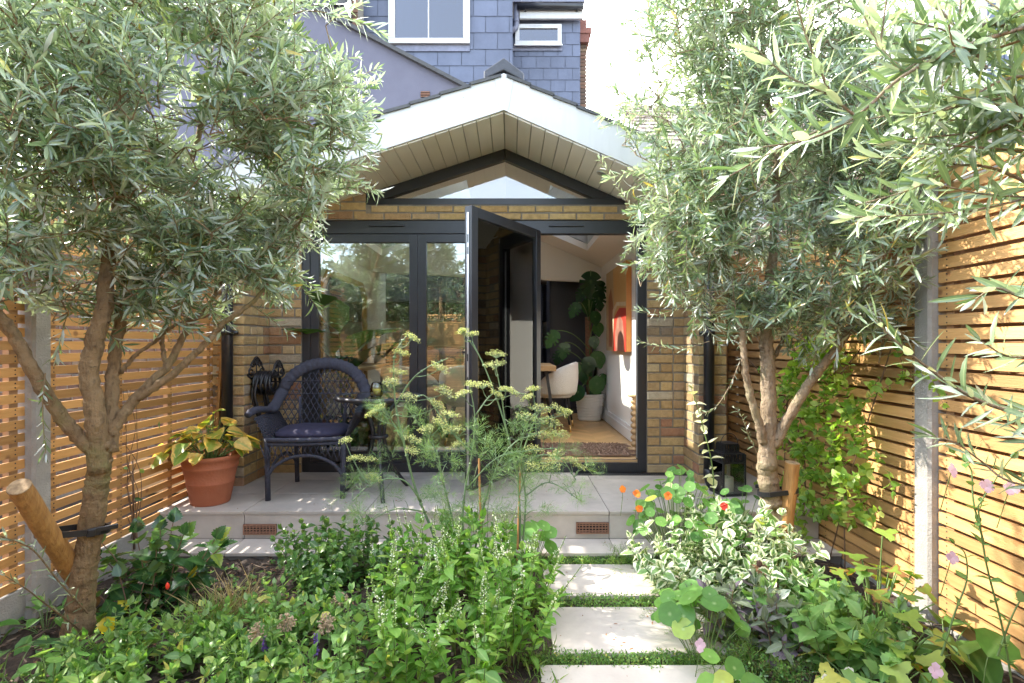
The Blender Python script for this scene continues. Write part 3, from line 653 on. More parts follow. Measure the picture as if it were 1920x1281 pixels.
# inner leaf: plastered walls, ceiling, floor
I = MB(); I.box(-2.05, YD+.101, -.1, -1.9, 8.0, 2.55, .5); I.box(1.24, YD+.101, -.1, 1.40, 10.6, 2.55, .5); I.box(-1.9, YD+.101, .29, -1.79, YD+.14, 2.4, .5); I.box(1.166, YD+.101, .29, 1.239, YD+.14, 2.4, .5)
I.box(-3.4, 8.0, -.1, -1.9, 8.12, 2.9, .5); I.box(-3.4, 8.12, -.1, -3.28, 10.6, 2.9, .5); I.box(-3.28, 10.5, -.1, 1.24, 10.62, 2.9, .5)
I.prism([(-2.05, 7.26, 2.27), (1.24, 7.26, 2.12), (1.24, 7.26, zr(1.24)), (X0, 7.26, 2.97), (-2.05, 7.26, zr(-2.05))], (0, .12, 0), .5)
I.build('interior_wall', m_plaster, room)
C = MB(); RF = MB()
HL = (-1.60, -.40, 4.85, 6.65); HR = (.36, .96, 4.8, 6.65)  # rooflight openings, enlarged to let more light into the room
def slope(mb, xa, xb, ya, yb, lo, hi, mi=0): mb.prism([(xa, ya, zr(xa, 2.97+lo)), (xb, ya, zr(xb, 2.97+lo)), (xb, ya, zr(xb, 2.97+hi)), (xa, ya, zr(xa, 2.97+hi))], (0, yb-ya, 0), None, mi)
def around(mb, xa, xb, ya, yb, lo, hi, hole):
    hx0, hx1, hy0, hy1 = hole
    slope(mb, xa, hx0, ya, yb, lo, hi); slope(mb, hx1, xb, ya, yb, lo, hi); slope(mb, hx0, hx1, ya, hy0, lo, hi); slope(mb, hx0, hx1, hy1, yb, lo, hi)
around(C, -1.9, X0, YD+.101, 7.26, -.085, -.004, HL); around(C, X0, 1.24, YD+.101, 7.26, -.085, -.004, HR)
C.box(-3.28, 7.38, 2.42, -2.2, 10.5, 2.5); C.box(.66, 7.38, 2.42, 1.24, 10.5, 2.5); C.box(-2.2, 7.38, 2.42, .66, 7.75, 2.5); C.box(-2.2, 9.4, 2.42, .66, 10.5, 2.5)
C.build('ceiling', m_ceil, room)
around(RF, -2.40, X0, 3.885, 7.4, .005, .235, HL); around(RF, X0, 1.81, 3.885, 7.4, .005, .235, HR)
for sgn, hole in ((-1, HL), (1, HR)):                       # tile courses, each lapping the one below
    xe = 2.42 if sgn < 0 else 1.86; n = 11
    for k in range(n):
        xa = X0 + sgn*(.02 + (xe-.02)*k/n); xb = X0 + sgn*(.02 + (xe-.02)*(k+1)/n + .01); lo, hi = (xa, xb) if sgn > 0 else (xb, xa)
        for (ya, yb) in ((3.835, hole[2]-.05), (hole[2]-.05, hole[3]+.05), (hole[3]+.05, 7.42)):
            if hole[2]-.1 < ya < hole[3] and not (hi < hole[0]-.06 or lo > hole[1]+.06): continue
            za, zb = .262 , .272
            RF.prism([(xa, ya, zr(xa, 2.97+.240)), (xb, ya, zr(xb, 2.97+.252)), (xb, ya, zr(xb, 2.97+.275)), (xa, ya, zr(xa, 2.97+.262))], (0, yb-ya, 0), None, 1)
RF.build('roof', [m_white, m_rooftile], room)
rg_ = MB(); q = .145
rg_.prism([(X0-q, 3.86, zr(X0-q, 2.97+.275)), (X0, 3.86, 2.97+.295), (X0+q, 3.86, zr(X0+q, 2.97+.275)), (X0+q, 3.86, zr(X0+q, 2.97+.335)), (X0, 3.86, 2.97+.385), (X0-q, 3.86, zr(X0-q, 2.97+.335))], (0, 3.5, 0))
rg_.build('ridge_tile', m_ridge, room, bevel=.008)
fa = MB()
for (xa, xb) in ((-2.42, X0), (X0, 1.83)): fa.prism([(xa, 3.85, zr(xa)-.002), (xb, 3.85, zr(xb)-.002), (xb, 3.85, zr(xb)+.262), (xa, 3.85, zr(xa)+.262)], (0, .024, 0))
fa.prism([(X0-.028, 3.846, zr(X0-.028)-.001), (X0, 3.846, 2.969), (X0+.028, 3.846, zr(X0+.028)-.001), (X0+.07, 3.846, zr(X0+.07)+.26), (X0, 3.846, 3.232), (X0-.07, 3.846, zr(X0-.07)+.26)], (0, .0035, 0))
for (x, z) in ((X0-.005, 3.17), (X0+.012, 3.06), (-.34, 3.06), (.36, 2.98)): fa.tube([(x, 3.8455, z), (x, 3.85, z)], .004, 8)
fa.build('fascia', m_white, room)
so_ = MB()
for sgn, xe in ((-1, 2.37), (1, 1.86)):
    s = .004
    while s < xe - .02:
        xa, xb = X0 + sgn*s, X0 + sgn*min(s + .094, xe); lo, hi = min(xa, xb), max(xa, xb)
        so_.prism([(lo, 3.874, zr(lo, 2.958)), (hi, 3.874, zr(hi, 2.958)), (hi, 3.874, zr(hi, 2.972)), (lo, 3.874, zr(lo, 2.972))], (0, YD-3.874+.05, 0)); s += .1
so_.build('soffit', m_soffit, room, bevel=.003)
sp = MB(); x = .72; z = zr(x, 2.958) - .002; Mx = Matrix.Rotation(math.atan(SR), 4, 'Y')
sp.lathe([(.030, 0), (.046, 0), (.046, -.004), (.041, -.007), (.031, -.003), (.030, 0)], (x, 4.2, z), 24, M=Mx); sp.lathe([(0, -.002), (.030, -.002)], (x, 4.2, z), 24, mi=1, M=Mx)
sp.build('soffit_downlight', [m_white, m_candle], room, smooth=True)
# gable window
gw = MB(); yf = YD + .01; A = 2.955
gw.prism([(-1.24, yf, 2.472), (.985, yf, 2.472), (.985, yf, 2.528), (-1.24, yf, 2.528)], (0, .07, 0))
def zi(x, o): return A - o - (SL*(X0-x) if x < X0 else SR*(x-X0))
xl = X0 - (A - 2.53)/SL; xr_ = X0 + (A - 2.53)/SR; xli = X0 - (A-.095-2.53)/SL; xri = X0 + (A-.095-2.53)/SR
gw.prism([(xl, yf+.002, 2.5285), (xli, yf+.002, 2.5285), (X0-.0005, yf+.002, A-.095), (X0-.0005, yf+.002, A)], (0, .066, 0)); gw.prism([(xr_, yf+.002, 2.5285), (X0+.0005, yf+.002, A), (X0+.0005, yf+.002, A-.095), (xri, yf+.002, 2.5285)], (0, .066, 0))
gwo = gw.build('gable_window', m_frame, room, bevel=.003)
MB().prism([(xli-.02, YD+.045, 2.515), (xri+.02, YD+.045, 2.515), (X0, YD+.045, A-.085)], (0, .006, 0)).build('pane', m_glass, gwo)
for hole in (HL, HR):
    f = MB(); hx0, hx1, hy0, hy1 = hole
    for (xa, xb, ya, yb) in ((hx0-.03, hx0+.012, hy0-.03, hy1+.03), (hx1-.012, hx1+.03, hy0-.03, hy1+.03), (hx0+.012, hx1-.012, hy0-.03, hy0+.012), (hx0+.012, hx1-.012, hy1-.012, hy1+.03)): slope(f, xa, xb, ya, yb, .238, .31)
    fo = f.build('rooflight', m_white, room); g = MB(); slope(g, hx0+.01, hx1-.01, hy0+.01, hy1-.01, .28, .288); g.build('pane', m_glass_c, fo)
f = MB()
for (xa, xb, ya, yb) in ((-2.24,-2.16,7.7,9.45),(.62,.70,7.7,9.45),(-2.16,.62,7.7,7.78),(-2.16,.62,9.37,9.45)): f.box(xa, ya, 2.501, xb, yb, 2.58)
fo = f.build('rooflight', m_white, room); MB().box(-2.17, 7.77, 2.55, .63, 9.38, 2.558).build('pane', m_glass_c, fo)  # rear rooflight, enlarged to bring light to the kitchen end
# floor
fl = MB(); fl.box(-3.28, YD+.03, .0, 1.24, 10.5, .282, .5, 1); pw, pl = .085, .34
c45 = math.sqrt(.5)
for i in range(-6, 40):
    for j in range(-4, 22):
        for s in (0, 1):
            ox = -1.9 + j*pl*2*c45*.5*1.0; base = Vector((-2.0 + j*(pl*c45*2 - 0), YD + .1 + i*pw/c45, .284))
            if s == 0: a = base; d = Vector((c45, c45, 0))
            else: a = base + Vector((pl*c45*2 - 0, 0, 0)); d = Vector((-c45, c45, 0))
            n_ = Vector((0, pw/c45 - .001, 0))
            pts = [a, a + d*pl, a + d*pl + n_, a + n_]
            if max(p.x for p in pts) > 1.235 or min(p.x for p in pts) < -1.9 or min(p.y for p in pts) < YD+.12 or max(p.y for p in pts) > 9: continue
            if s == 1: pts = pts[::-1]
            zt = .290
            fl.add([Vector((p.x, p.y, zt)) for p in pts], [(0,1,2,3)], random.random(), 0)
fl.build('floor', [m_oak, m_oaktop], room)
sk = MB(); sk.box(1.222, YD+.145, .2905, 1.2385, 7.25, .44); sk.box(1.215, YD+.145, .2905, 1.2218, 7.25, .40); sk.box(-1.8985, YD+.145, .2905, -1.88, 7.95, .44)
sk.build('skirting', m_skirt, room, bevel=.004)
# sliding-folding doors
df = MB(); y0, y1 = YD+.012, YD+.092
df.box(-1.79, y0, .18, -1.72, y1, 2.338); df.box(1.092, y0, .18, 1.166, y1, 2.338); df.box(-1.72, y0+.001, 2.226, 1.092, y1-.001, 2.338); df.box(-1.72, y0-.006, .18, 1.092, y1, .262)
df.box(-1.72, y0+.03, .2625, 1.092, y0+.045, .285)
dfo = df.build('door_frame', m_frame, room, bevel=.003)
tv = [(-1.21, -.91), (-.30, .0), (.33, .63)]
for (a, c_) in tv: MB().box(a, y0-.016, 2.285, c_, y0-.001, 2.306).build('trickle_vent', m_frame, dfo, bevel=.003)
sv = MB(); sv.box(1.086, y0+.02, .30, 1.0915, y0+.036, 2.2); sv.build('seal', m_silver, dfo)
def leaf(w_, z0, z1, parent, origin, d, gm=None, name='door_panel'):
    """a glazed leaf from origin along unit d (plan), frame 75 mm, 65 deep"""
    d = Vector((d[0], d[1], 0)).normalized(); n = Vector((-d.y, d.x, 0)); o = Vector(origin)
    Mx = Matrix(((d.x, n.x, 0, o.x), (d.y, n.y, 0, o.y), (0, 0, 1, 0), (0, 0, 0, 1))); f = MB(); s = .072; t = .062
    f.box(0, 0, z0, s, t, z1, M=Mx); f.box(w_-s, 0, z0, w_, t, z1, M=Mx); f.box(s, .001, z1-s, w_-s, t-.001, z1, M=Mx); f.box(s, .001, z0, w_-s, t-.001, z0+s+.02, M=Mx)
    fo = f.build(name, m_frame, parent, bevel=.003)
    MB().box(s-.01, .022, z0+s, w_-s+.01, .026, z1-s+.01, M=Mx).build('pane', gm or m_glass, fo); MB().box(s-.01, .038, z0+s, w_-s+.01, .042, z1-s+.01, M=Mx).build('pane', m_glass_c, fo)
    return fo, Mx
leaf(.922, .264, 2.224, room, (-1.719, y0+.008), (1, 0)); leaf(.945, .264, 2.224, room, (-.795, y0+.008), (1, 0))
hx, hy = .205, 4.535; nxp = (-.317, 3.705); dv = (nxp[0]-hx, nxp[1]-hy); LW = math.hypot(*dv)
lo_, Mx = leaf(LW, .264, 2.236, room, (hx, hy), dv, m_glass_d)
h = MB(); h.box(LW+.0005, .022, .30, LW+.006, .038, 2.19, M=Mx, mi=1)
for zz in (1.0, 1.16, 1.9, 1.98, 1.99): h.box(LW+.006, .026, zz, LW+.008, .034, zz+.05, M=Mx)
h.build('lock_edge', [m_black, m_silver], lo_)
h = MB(); h.box(LW-.05, -.012, 1.12, LW-.02, -.001, 1.30, M=Mx); h.bar(Mx @ Vector((LW-.035, -.04, 1.22)), Mx @ Vector((LW-.16, -.04, 1.22)), .018, .012); h.box(LW-.045, -.042, 1.212, LW-.027, -.011, 1.228, M=Mx); h.build('handle', m_black, lo_)
h = MB(); h.box(.012, -.03, 1.24, .05, -.001, 1.33, M=Mx); h.build('hinge', m_black, lo_)
# rainwater pipes
for (x, y, zt, tk) in ((-2.155, 4.06, 2.36, -1), (1.545, 4.15, 2.28, 1)):
    p = MB(); p.tube([(x, y, .30), (x, y, zt)], .040, 16); p.tube([(x, y, .31), (x, y, .27), (x-.0*tk, y-.03, .22), (x, y-.09, .19)], .043, 14)
    for zz in (.42, 1.35, 2.15): p.tube([(x, y, zz), (x, y, zz+.035)], .046, 16); p.box(x-.06, y+.03, zz+.005, x+.06, y+.052, zz+.03)
    p.tube([(x, y, zt-.02), (x, y-.01, zt+.04), (x+.12*tk, y-.06, zt+.12), (x+.12*tk, y-.06, zt+.2)], .040, 14)
    p.build('downpipe', m_plastic, room, smooth=True)
gt = MB()
for sgn, xe in ((-1, -2.44), (1, 1.86)):
    z = zr(xe) + .17; gt.tube([(xe + sgn*.02, 3.84, z), (xe + sgn*.02, 7.4, z)], .055, 14)
gt.build('gutter', m_plastic, room, smooth=True)

# ---------------------------------------------------------------- the tall slate-hung house behind
hs = thing('slate_hung_house', 'tall blue grey slate clad house rising behind the white gable', 'house', (-1, 10, 3))
b = MB(); b.box(-3.0, 10.02, 3.0, .035, 12, 9.2, .5); b.box(.035, 11.02, 3.0, 1.44, 13, 8.0, .5)
def slates(mb, x0, x1, z0, z1, y, w_, h_, skip=()):
    k = 0; z = z0
    while z < z1:
        x = x0 - (w_*.5 if k % 2 else 0) + w_*.13
        while x < x1:
            a, c_ = max(x+.008, x0), min(x + w_-.008, x1)
            if c_ - a > .02:
                t = .006
                zt = min(z + h_ + .02, z1 + .05)
                mb.add([(a, y-.012, z), (c_, y-.012, z), (c_, y, zt), (a, y, zt), (a, y-.002, z-.0005), (c_, y-.002, z-.0005)], [(0,1,2,3), (4,5,1,0)])
            x += w_
        z += h_; k += 1
slates(b, -3.0, .035, 4.33, 9.2, 10.012, .45, .31); slates(b, .04, 1.44, 4.3, 7.95, 11.012, .30, .243)
b.box(.033, 10.0, 4.3, .040, 11.0, 9.2, .7)
b.build('wall', m_slate, hs)
f = MB()
X = lambda px, Y: (px-957)*Y/1000
Zz = lambda py, Y: CZ - (py-645)*Y/1000
xa, xb, zb = X(728, 9.95), X(881, 9.95), Zz(82, 9.95); fw = .125
f.box(xa, 9.93, zb, xb, 10.0, zb+.10); f.box(xa, 9.93, zb+.10, xa+fw, 10.0, 8.9); f.box(xb-fw, 9.93, zb+.10, xb, 10.0, 8.9); f.box(X(803.5, 9.95)-.012, 9.935, zb+.10, X(803.5, 9.95)+.012, 9.99, 8.9); f.box(xa, 9.93, 8.9, xb, 10.0, 9.0)
fo = f.build('window', m_white, hs, bevel=.008); MB().box(xa+.1, 9.965, zb+.08, xb-.1, 9.972, 8.95).build('pane', m_glass_w, fo)
MB().box(xa+.12, 9.99, zb+.08, xb-.12, 9.998, 8.9).build('window_backing', m_void, fo)  # near-black sheet standing in for the dark room behind the glass
f = MB(); xa, xb, za, zb2 = X(966, 10.95), X(1053, 10.95), Zz(85, 10.95), Zz(46, 10.95); fw = .085
f.box(xa, 10.93, za, xb, 11.0, za+fw); f.box(xa, 10.93, zb2-fw, xb, 11.0, zb2); f.box(xa, 10.93, za+fw, xa+fw, 11.0, zb2-fw); f.box(xb-fw, 10.93, za+fw, xb, 11.0, zb2-fw); f.box(xa-.02, 10.90, za-.03, xb+.02, 10.93, za+.0)
f.box(xa+.28, 10.92, zb2-.045, xa+.56, 10.929, zb2-.025)
fo = f.build('window', m_white, hs, bevel=.006); MB().box(xa+.07, 10.96, za+.07, xb-.07, 10.966, zb2-.07).build('pane', m_glass_w, fo); MB().box(xa+.07, 10.98, za+.07, xb-.07, 10.995, zb2-.07).build('window_backing', m_plaster, fo)
ld = MB(); ld.box(X(742, 10), 9.985, Zz(97, 10), X(881, 10), 9.996, Zz(84, 10)); ld.build('lead_apron', m_lead, hs); ld = MB(); ld.box(X(962, 11), 10.98, Zz(96, 11), X(1054, 11), 10.994, Zz(87.5, 11)); ld.build('lead_apron', m_lead, hs)
fa = MB(); fa.box(X(974, 10.9), 10.86, Zz(37, 10.9), X(1093, 10.9), 10.92, Zz(16, 10.9)); fa.build('fascia', m_white, hs, bevel=.01)
gt = MB(); gt.tube([(X(970, 10.8), 10.8, Zz(12, 10.8)), (X(1094, 10.8), 10.8, Zz(12, 10.8))], .065, 14)
for px in (985, 1082): gt.box(X(px, 10.8)-.02, 10.78, Zz(19, 10.8), X(px, 10.8)+.02, 10.86, Zz(14, 10.8))
gt.build('gutter', m_plastic, hs, smooth=True)
rr = MB(); rr.prism([(0.04, 10.75, 8.18), (1.5, 10.75, 8.18), (1.5, 12.8, 8.4), (.04, 12.8, 8.4)], (0, 0, .05)); rr.build('roof', m_lead, hs)
wp = MB(); wp.tube([(X(968, 10.9), 10.88, 9.2), (X(968, 10.9), 10.88, Zz(48, 10.9)), (X(967, 10.9), 10.88, Zz(53, 10.9)), (X(958, 10.9), 10.86, Zz(62, 10.9))], .055, 12); wp.tube([(X(968, 10.9), 10.88, Zz(44, 10.9)), (X(968, 10.9), 10.88, Zz(40, 10.9))], .064, 12); wp.build('waste_pipe', m_lead, hs, smooth=True)
ch = MB(); ch.box(1.46, 11.3, 4.5, 1.60, 12.2, 7.86, .5, 1)
bricks(ch, (1.455, 11.29, 4.5), (1,0,0), (0,-1,0), .155, 3.3, 4.5, 21, course=.078)
ch.box(1.43, 11.2, 7.62, 1.66, 12.3, 7.80, .4, 2); ch.box(1.41, 11.18, 7.80, 1.70, 12.32, 7.92, .7, 2); ch.box(1.45, 11.22, 7.92, 1.6, 12.25, 8.1, .6, 2); ch.box(1.44, 11.22, 6.02, 1.66, 12.3, 6.12, .5, 1)
cho = ch.build('chimney', [m_oldbrick, m_mortar, m_redbrick], hs)
cp = MB(); cp.lathe([(.16, 8.1), (.14, 8.3), (.125, 8.9), (.16, 8.95), (.16, 9.1), (.12, 9.1)], (X(1075, 11.6), 11.8, 0), 20); cp.build('chimney_pot', m_terra, cho, smooth=True)
# lilac rendered house wing on the -X side, with its sloping parapet
nb = thing('rendered_house_wing', 'lilac rendered house side with a sloping slate edged parapet', 'house', (-3, 9, 2))
b = MB(); xt, zt = X(665, 9), Zz(50, 9); xq, zq = X(862, 9), Zz(160, 9)
b.prism([(-4.2, 9, 2), (xq+.8, 9, 2), (xq+.8, 9, zq-.5), (xq, 9, zq), (xt, 9, zt), (-4.2, 9, zt+.75)], (0, .3, 0), .5); b.box(-8.5, 9.3, 1.5, -2.9, 12, 7.2, .3)
b.build('wall', m_render, nb)
cpg = MB(); d_ = (Vector((xq, 0, zq)) - Vector((xt, 0, zt))).normalized(); s0 = Vector((-4.2, 8.93, zt+.8)); 
cpg.bar(Vector((-4.25, 9.12, zt+.80)), Vector((xq+.45, 9.12, zq-.22)), .42, .06); cpg.build('coping', m_rooftile, nb)
v = MB(); xv, zv = X(789, 9), Zz(183, 9); v.box(xv, 8.985, zv, xv+.155, 8.999, zv+.1, .5, 1)
for k in range(4): v.box(xv, 8.975, zv+.026*k+.003, xv+.155, 8.984, zv+.026*k+.012)
v.build('vent', [m_clay, m_void], nb)
cb = MB(); cb.box(X(664, 9.6), 9.5, 6.0, X(673, 9.6), 9.9, 8.6, .5, 1); bricks(cb, (X(664, 9.6), 9.49, 6.0), (1,0,0), (0,-1,0), .10, 2.6, 6.0, 31); cb.build('chimney', [m_oldbrick, m_mortar], nb)
rf = MB(); rf.prism([(-8.7, 9.2, 7.15), (-2.85, 9.2, 7.15), (-2.85, 11, 8.6), (-8.7, 11, 8.6)], (0, 0, .08)); rf.build('roof', m_rooftile, nb)
# tiled back roof on the +X side
nr = thing('tiled_back_addition', 'low brick back addition with an old tiled roof behind the tree', 'house', (4, 7, 0))
b = MB(); b.box(2.0, 7.12, -.1, 7.5, 10, 3.9, .5, 1); bricks(b, (2.0, 7.12, 1.5), (1,0,0), (0,-1,0), 3.5, 2.5, 1.5, 41); b.build('wall', [m_oldbrick, m_mortar], nr)
b = MB()
for k in range(11):
    ya, yb = 6.9 + 2.1*k/11, 6.9 + 2.1*(k+1)/11 + .03; za, zb = 3.85 + 1.42*k/11, 3.85 + 1.42*(k+1)/11 + .02; x = 1.88 - .1*(k % 2)
    while x < 7.4: b.prism([(x, ya, za+.012), (x+.262, ya, za+.012), (x+.262, yb, zb-.008), (x, yb, zb-.008)], (0, 0, .014)); x += .265
b.prism([(1.85, 6.9, 3.83), (7.5, 6.9, 3.83), (7.5, 9.02, 5.26), (1.85, 9.02, 5.26)], (0, 0, .02), .5); b.tube([(1.85, 9.02, 5.24), (7.5, 9.02, 5.24)], .07, 10)
b.build('roof', m_redtile, nr)
b = thing('far_slate_house', 'dark slate gable of a house showing behind the upper olive leaves', 'house', (8, 9, 0))
m_ = MB(); m_.box(7.6, 8.5, 0, 12, 14, 7.4); slates(m_, 7.6, 12, 5.5, 7.4, 8.49, .4, .28); m_.build('wall', m_slate, b); m_ = MB(); m_.prism([(7.3, 8.3, 7.4), (12.2, 8.3, 7.4), (12.2, 11, 9.2), (7.3, 11, 9.2)], (0, 0, .1)); m_.build('roof', m_rooftile, b)

# ---------------------------------------------------------------- fences
def fence(x, side, y_posts, y_end, zb, backed, label, wood, sh=.0435, th=.016, pitch=.0602):
    """slats on the garden side of x; side=+1 means the garden lies toward +X"""
    root = thing('slatted_fence', label, 'fence', (x, 1, -.1))
    ys = [y_posts[0]] + y_posts[1:]
    spans = [(ys[i] + .106, ys[i+1]) for i in range(len(ys)-1)] + [(ys[-1] + .106, y_end)]
    for (ya, yb) in spans:
        s = MB(); z = zb
        while z < 2.05:
            o = rng.normal()*.0012; s.box(x - side*th if side > 0 else x, ya+.004, z + rng.normal()*.001, x if side > 0 else x + th, yb-.004, z+sh, rng.random())
            z += pitch
        yy = ya + .05
        while yy < yb:
            s.box(x - side*(th+.03) if side > 0 else x+th+.0005, yy-.022, zb, x - th - .0005 if side > 0 else x+th+.03, yy+.022, 2.05, .5, 1)
            zz = zb
            while zz < 2.05:
                for dz in (.011, sh-.011): s.box(x - .0005 if side > 0 else x - .0012, yy-.003, zz+dz-.003, x + .0012 if side > 0 else x + .0005, yy+.003, zz+dz+.003, .5, 2)
                zz += pitch
            yy += (yb-ya-.1)/3 - .001
        s.build('slat_panel', [wood, m_woodback, m_iron], root)
        gb = MB(); gb.box(x - .05 if side > 0 else x, ya-.01, -.3, x if side > 0 else x+.05, yb+.01, zb-.006); gb.build('gravel_board', m_conc, root, bevel=.006)
        if backed:
            bb = MB(); k = ya
            while k < yb: bb.box(x+.10, k, -.1, x+.118, min(k+.148, yb), 2.0, rng.random()); k += .15
            bb.build('backing_board', m_woodback, root)  # boards added behind the slats so the gaps stay dark
    for y in ys:
        p = MB(); c = .012; xf = x + side*.04; xb = x - side*.06
        pts = [(xb, y), (xf - side*c, y), (xf, y+c), (xf, y+.104-c), (xf - side*c, y+.104), (xb, y+.104)]
        p.prism([(a, b_, -.4) for a, b_ in pts], (0, 0, 2.5)); p.build('concrete_post', m_conc, root)
    return root
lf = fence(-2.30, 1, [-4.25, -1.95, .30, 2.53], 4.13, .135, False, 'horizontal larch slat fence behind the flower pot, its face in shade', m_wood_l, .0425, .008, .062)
rf_ = fence(2.035, -1, [-4.25, -1.95, .30, 2.54], 4.99, -.035, True, 'sunlit horizontal larch slat fence dappled with leaf shadows', m_wood, .0500, .016, .0668)
p = MB(); p.box(1.985, 4.97, .0, 2.03, 5.015, 2.0); p.build('end_batten', m_woodback, rf_)
b = MB(); b.box(1.7, 5.02, -.1, 2.3, 5.12, 2.3, .5, 1); bricks(b, (1.7, 5.018, .18), (1,0,0), (0,-1,0), .6, 2.1, .18, 51)
tag(b.build('side_wall', [m_brick, m_mortar]), 'narrow strip of yellow brick wall closing the gap beside the fence end', 'wall')
rb = thing('rear_fence', 'larch slat fence at the end of the garden seen mirrored in the glass doors', 'fence', (0, -4.3, 0)); s = MB(); z = .0
while z < 2.0: s.box(-2.3, -4.3, z, 2.03, -4.284, z+.0435, rng.random()); z += .0602
s.build('slat_panel', m_wood_x, rb); s = MB(); s.box(-2.3, -4.33, -.1, 2.03, -4.31, 2.0); s.build('backing_board', m_woodback, rb)

ng = thing('added_extension', 'plain brick extension added next door to darken the slat gaps', 'house', (-4.4, 4.8, 0)); b = MB(); b.box(-6.2, 4.72, -.1, -2.42, 7.4, 2.55, .5, 1); bricks(b, (-6.2, 4.72, .0), (1,0,0), (0,-1,0), 3.78, 2.5, .0, 61); b.build('wall', [m_oldbrick, m_mortar], ng)  # unseen block added to hide bright sky behind the slat gaps
b = MB(); b.box(-6.3, 4.6, 2.551, -2.45, 7.5, 2.66); b.build('roof', m_lead, ng)

# ---------------------------------------------------------------- olive trees
def limb(pts, rad): return ([P(*p) for p in pts], rad)
def near_fence(p):
    x, y, z = p
    return (z < 2.12 and (x > 1.99 or x < -2.25)) or y < .75 or (y > 3.72 and -2.5 < x < 1.95 and z > zr(x) - .25) or y > 4.1
def rejL(p):
    if near_fence(p): return True
    px = 957 + p[0]/p[1]*1000; py = 645 - (p[2]-CZ)/p[1]*1000
    return py > 640 and px > 150 or (px > 560 and py > 500) or (px > 470 and py > 600)
def rejR(p):
    if near_fence(p): return True
    px = 957 + p[0]/p[1]*1000; py = 645 - (p[2]-CZ)/p[1]*1000
    return px < 1135 or (px < 1215 and py > 430) or (py > 600 and px < 1300) or py > 720
limbsL = [
 limb([(140,1215,2.43),(150,1150,2.43),(160,1060,2.42),(176,960,2.41),(186,880,2.40),(196,830,2.39)], [.092,.070,.062,.058,.056,.040]),
 limb([(188,885,2.39),(178,770,2.36),(168,700,2.35),(178,640,2.35),(195,580,2.36),(205,480,2.4),(235,300,2.45),(240,100,2.5),(250,-80,2.5)], [.054,.05,.047,.045,.042,.036,.028,.02,.012]),
 limb([(205,850,2.41),(208,760,2.45),(212,690,2.49),(222,620,2.52),(245,520,2.58),(330,380,2.7),(380,220,2.75),(400,60,2.8)], [.045,.038,.034,.032,.028,.022,.016,.01]),
 limb([(180,850,2.38),(140,812,2.33),(100,760,2.27),(60,690,2.2),(20,620,2.15),(-20,560,2.1),(-60,420,2.05)], [.04,.036,.034,.032,.029,.024,.015]),
 limb([(205,815,2.41),(236,770,2.46),(275,725,2.5),(312,690,2.55),(340,640,2.6),(362,600,2.65),(400,560,2.72),(430,470,2.8)], [.036,.03,.027,.024,.021,.018,.015,.01]),
 limb([(258,748,2.48),(320,705,2.5),(375,655,2.52),(420,605,2.55),(470,570,2.6),(530,500,2.65)], [.024,.021,.019,.016,.013,.008]),
 limb([(312,690,2.55),(305,650,2.56),(306,620,2.58),(330,585,2.6)], [.016,.013,.011,.008]),
 limb([(225,700,2.49),(255,665,2.5),(290,640,2.52),(330,610,2.5),(400,590,2.5)], [.014,.012,.010,.009,.006]),
]
ellL = [(P(230,300,2.3), (.62,.55,.55), 1), (P(500,250,2.5), (.44,.45,.52), 1.15), (P(60,470,2.15), (.40,.45,.28), 1.3), (P(400,470,2.6), (.36,.4,.24), 1.3), (P(300,30,2.35), (.85,.6,.45), 1),
        (P(600,140,2.65), (.24,.3,.36), .9), (P(240,540,2.5), (.5,.35,.16), 1.3), (P(40,180,2.0), (.45,.45,.5), 1), (P(510,520,2.65), (.16,.2,.12), 1), (P(560,400,2.55), (.28,.3,.22), 1)]
shoots = [([P(165,1150,2.36),P(110,1090,2.2),P(60,1030,2.1),P(0,1005,2.0),P(-30,990,1.95)], .055, .03, .004), ([P(150,1180,2.36),P(95,1140,2.2),P(50,1105,2.1),P(10,1080,2.05)], .05, .03, .004),
          ([P(85,700,2.2),P(80,760,2.15),P(82,810,2.12),P(86,850,2.1)], .055, .022, .003), ([P(470,570,2.6),P(510,600,2.6),P(545,625,2.62)], .05, .02, .003)]
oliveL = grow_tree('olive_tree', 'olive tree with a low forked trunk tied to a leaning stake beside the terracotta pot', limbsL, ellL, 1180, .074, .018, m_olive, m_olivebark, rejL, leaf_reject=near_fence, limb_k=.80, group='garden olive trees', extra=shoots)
limbsR = [
 limb([(1478,1085,3.06),(1466,1030,3.06),(1455,980,3.05),(1444,920,3.04),(1437,870,3.03),(1440,820,3.02)], [.085,.074,.068,.062,.058,.042]),
 limb([(1438,880,3.02),(1441,780,3.02),(1440,710,3.02),(1437,640,3.02),(1442,560,3.02),(1450,450,3.02),(1455,300,3.03),(1430,120,3.05),(1425,-60,3.05)], [.058,.047,.044,.041,.034,.026,.02,.014,.008]),
 limb([(1432,830,3.0),(1422,790,2.98),(1408,745,2.96),(1398,700,2.95),(1394,650,2.95),(1385,600,2.95),(1365,500,2.95),(1340,380,2.98)], [.030,.026,.024,.022,.020,.017,.013,.009]),
 limb([(1450,835,3.02),(1472,795,2.98),(1500,745,2.93),(1535,695,2.88),(1575,645,2.82),(1605,590,2.8),(1625,520,2.78),(1640,400,2.78),(1632,250,2.8)], [.038,.033,.030,.027,.024,.021,.018,.014,.009]),
 limb([(1440,690,3.02),(1462,650,3.05),(1480,600,3.08),(1500,500,3.1)], [.015,.014,.012,.008]),
]
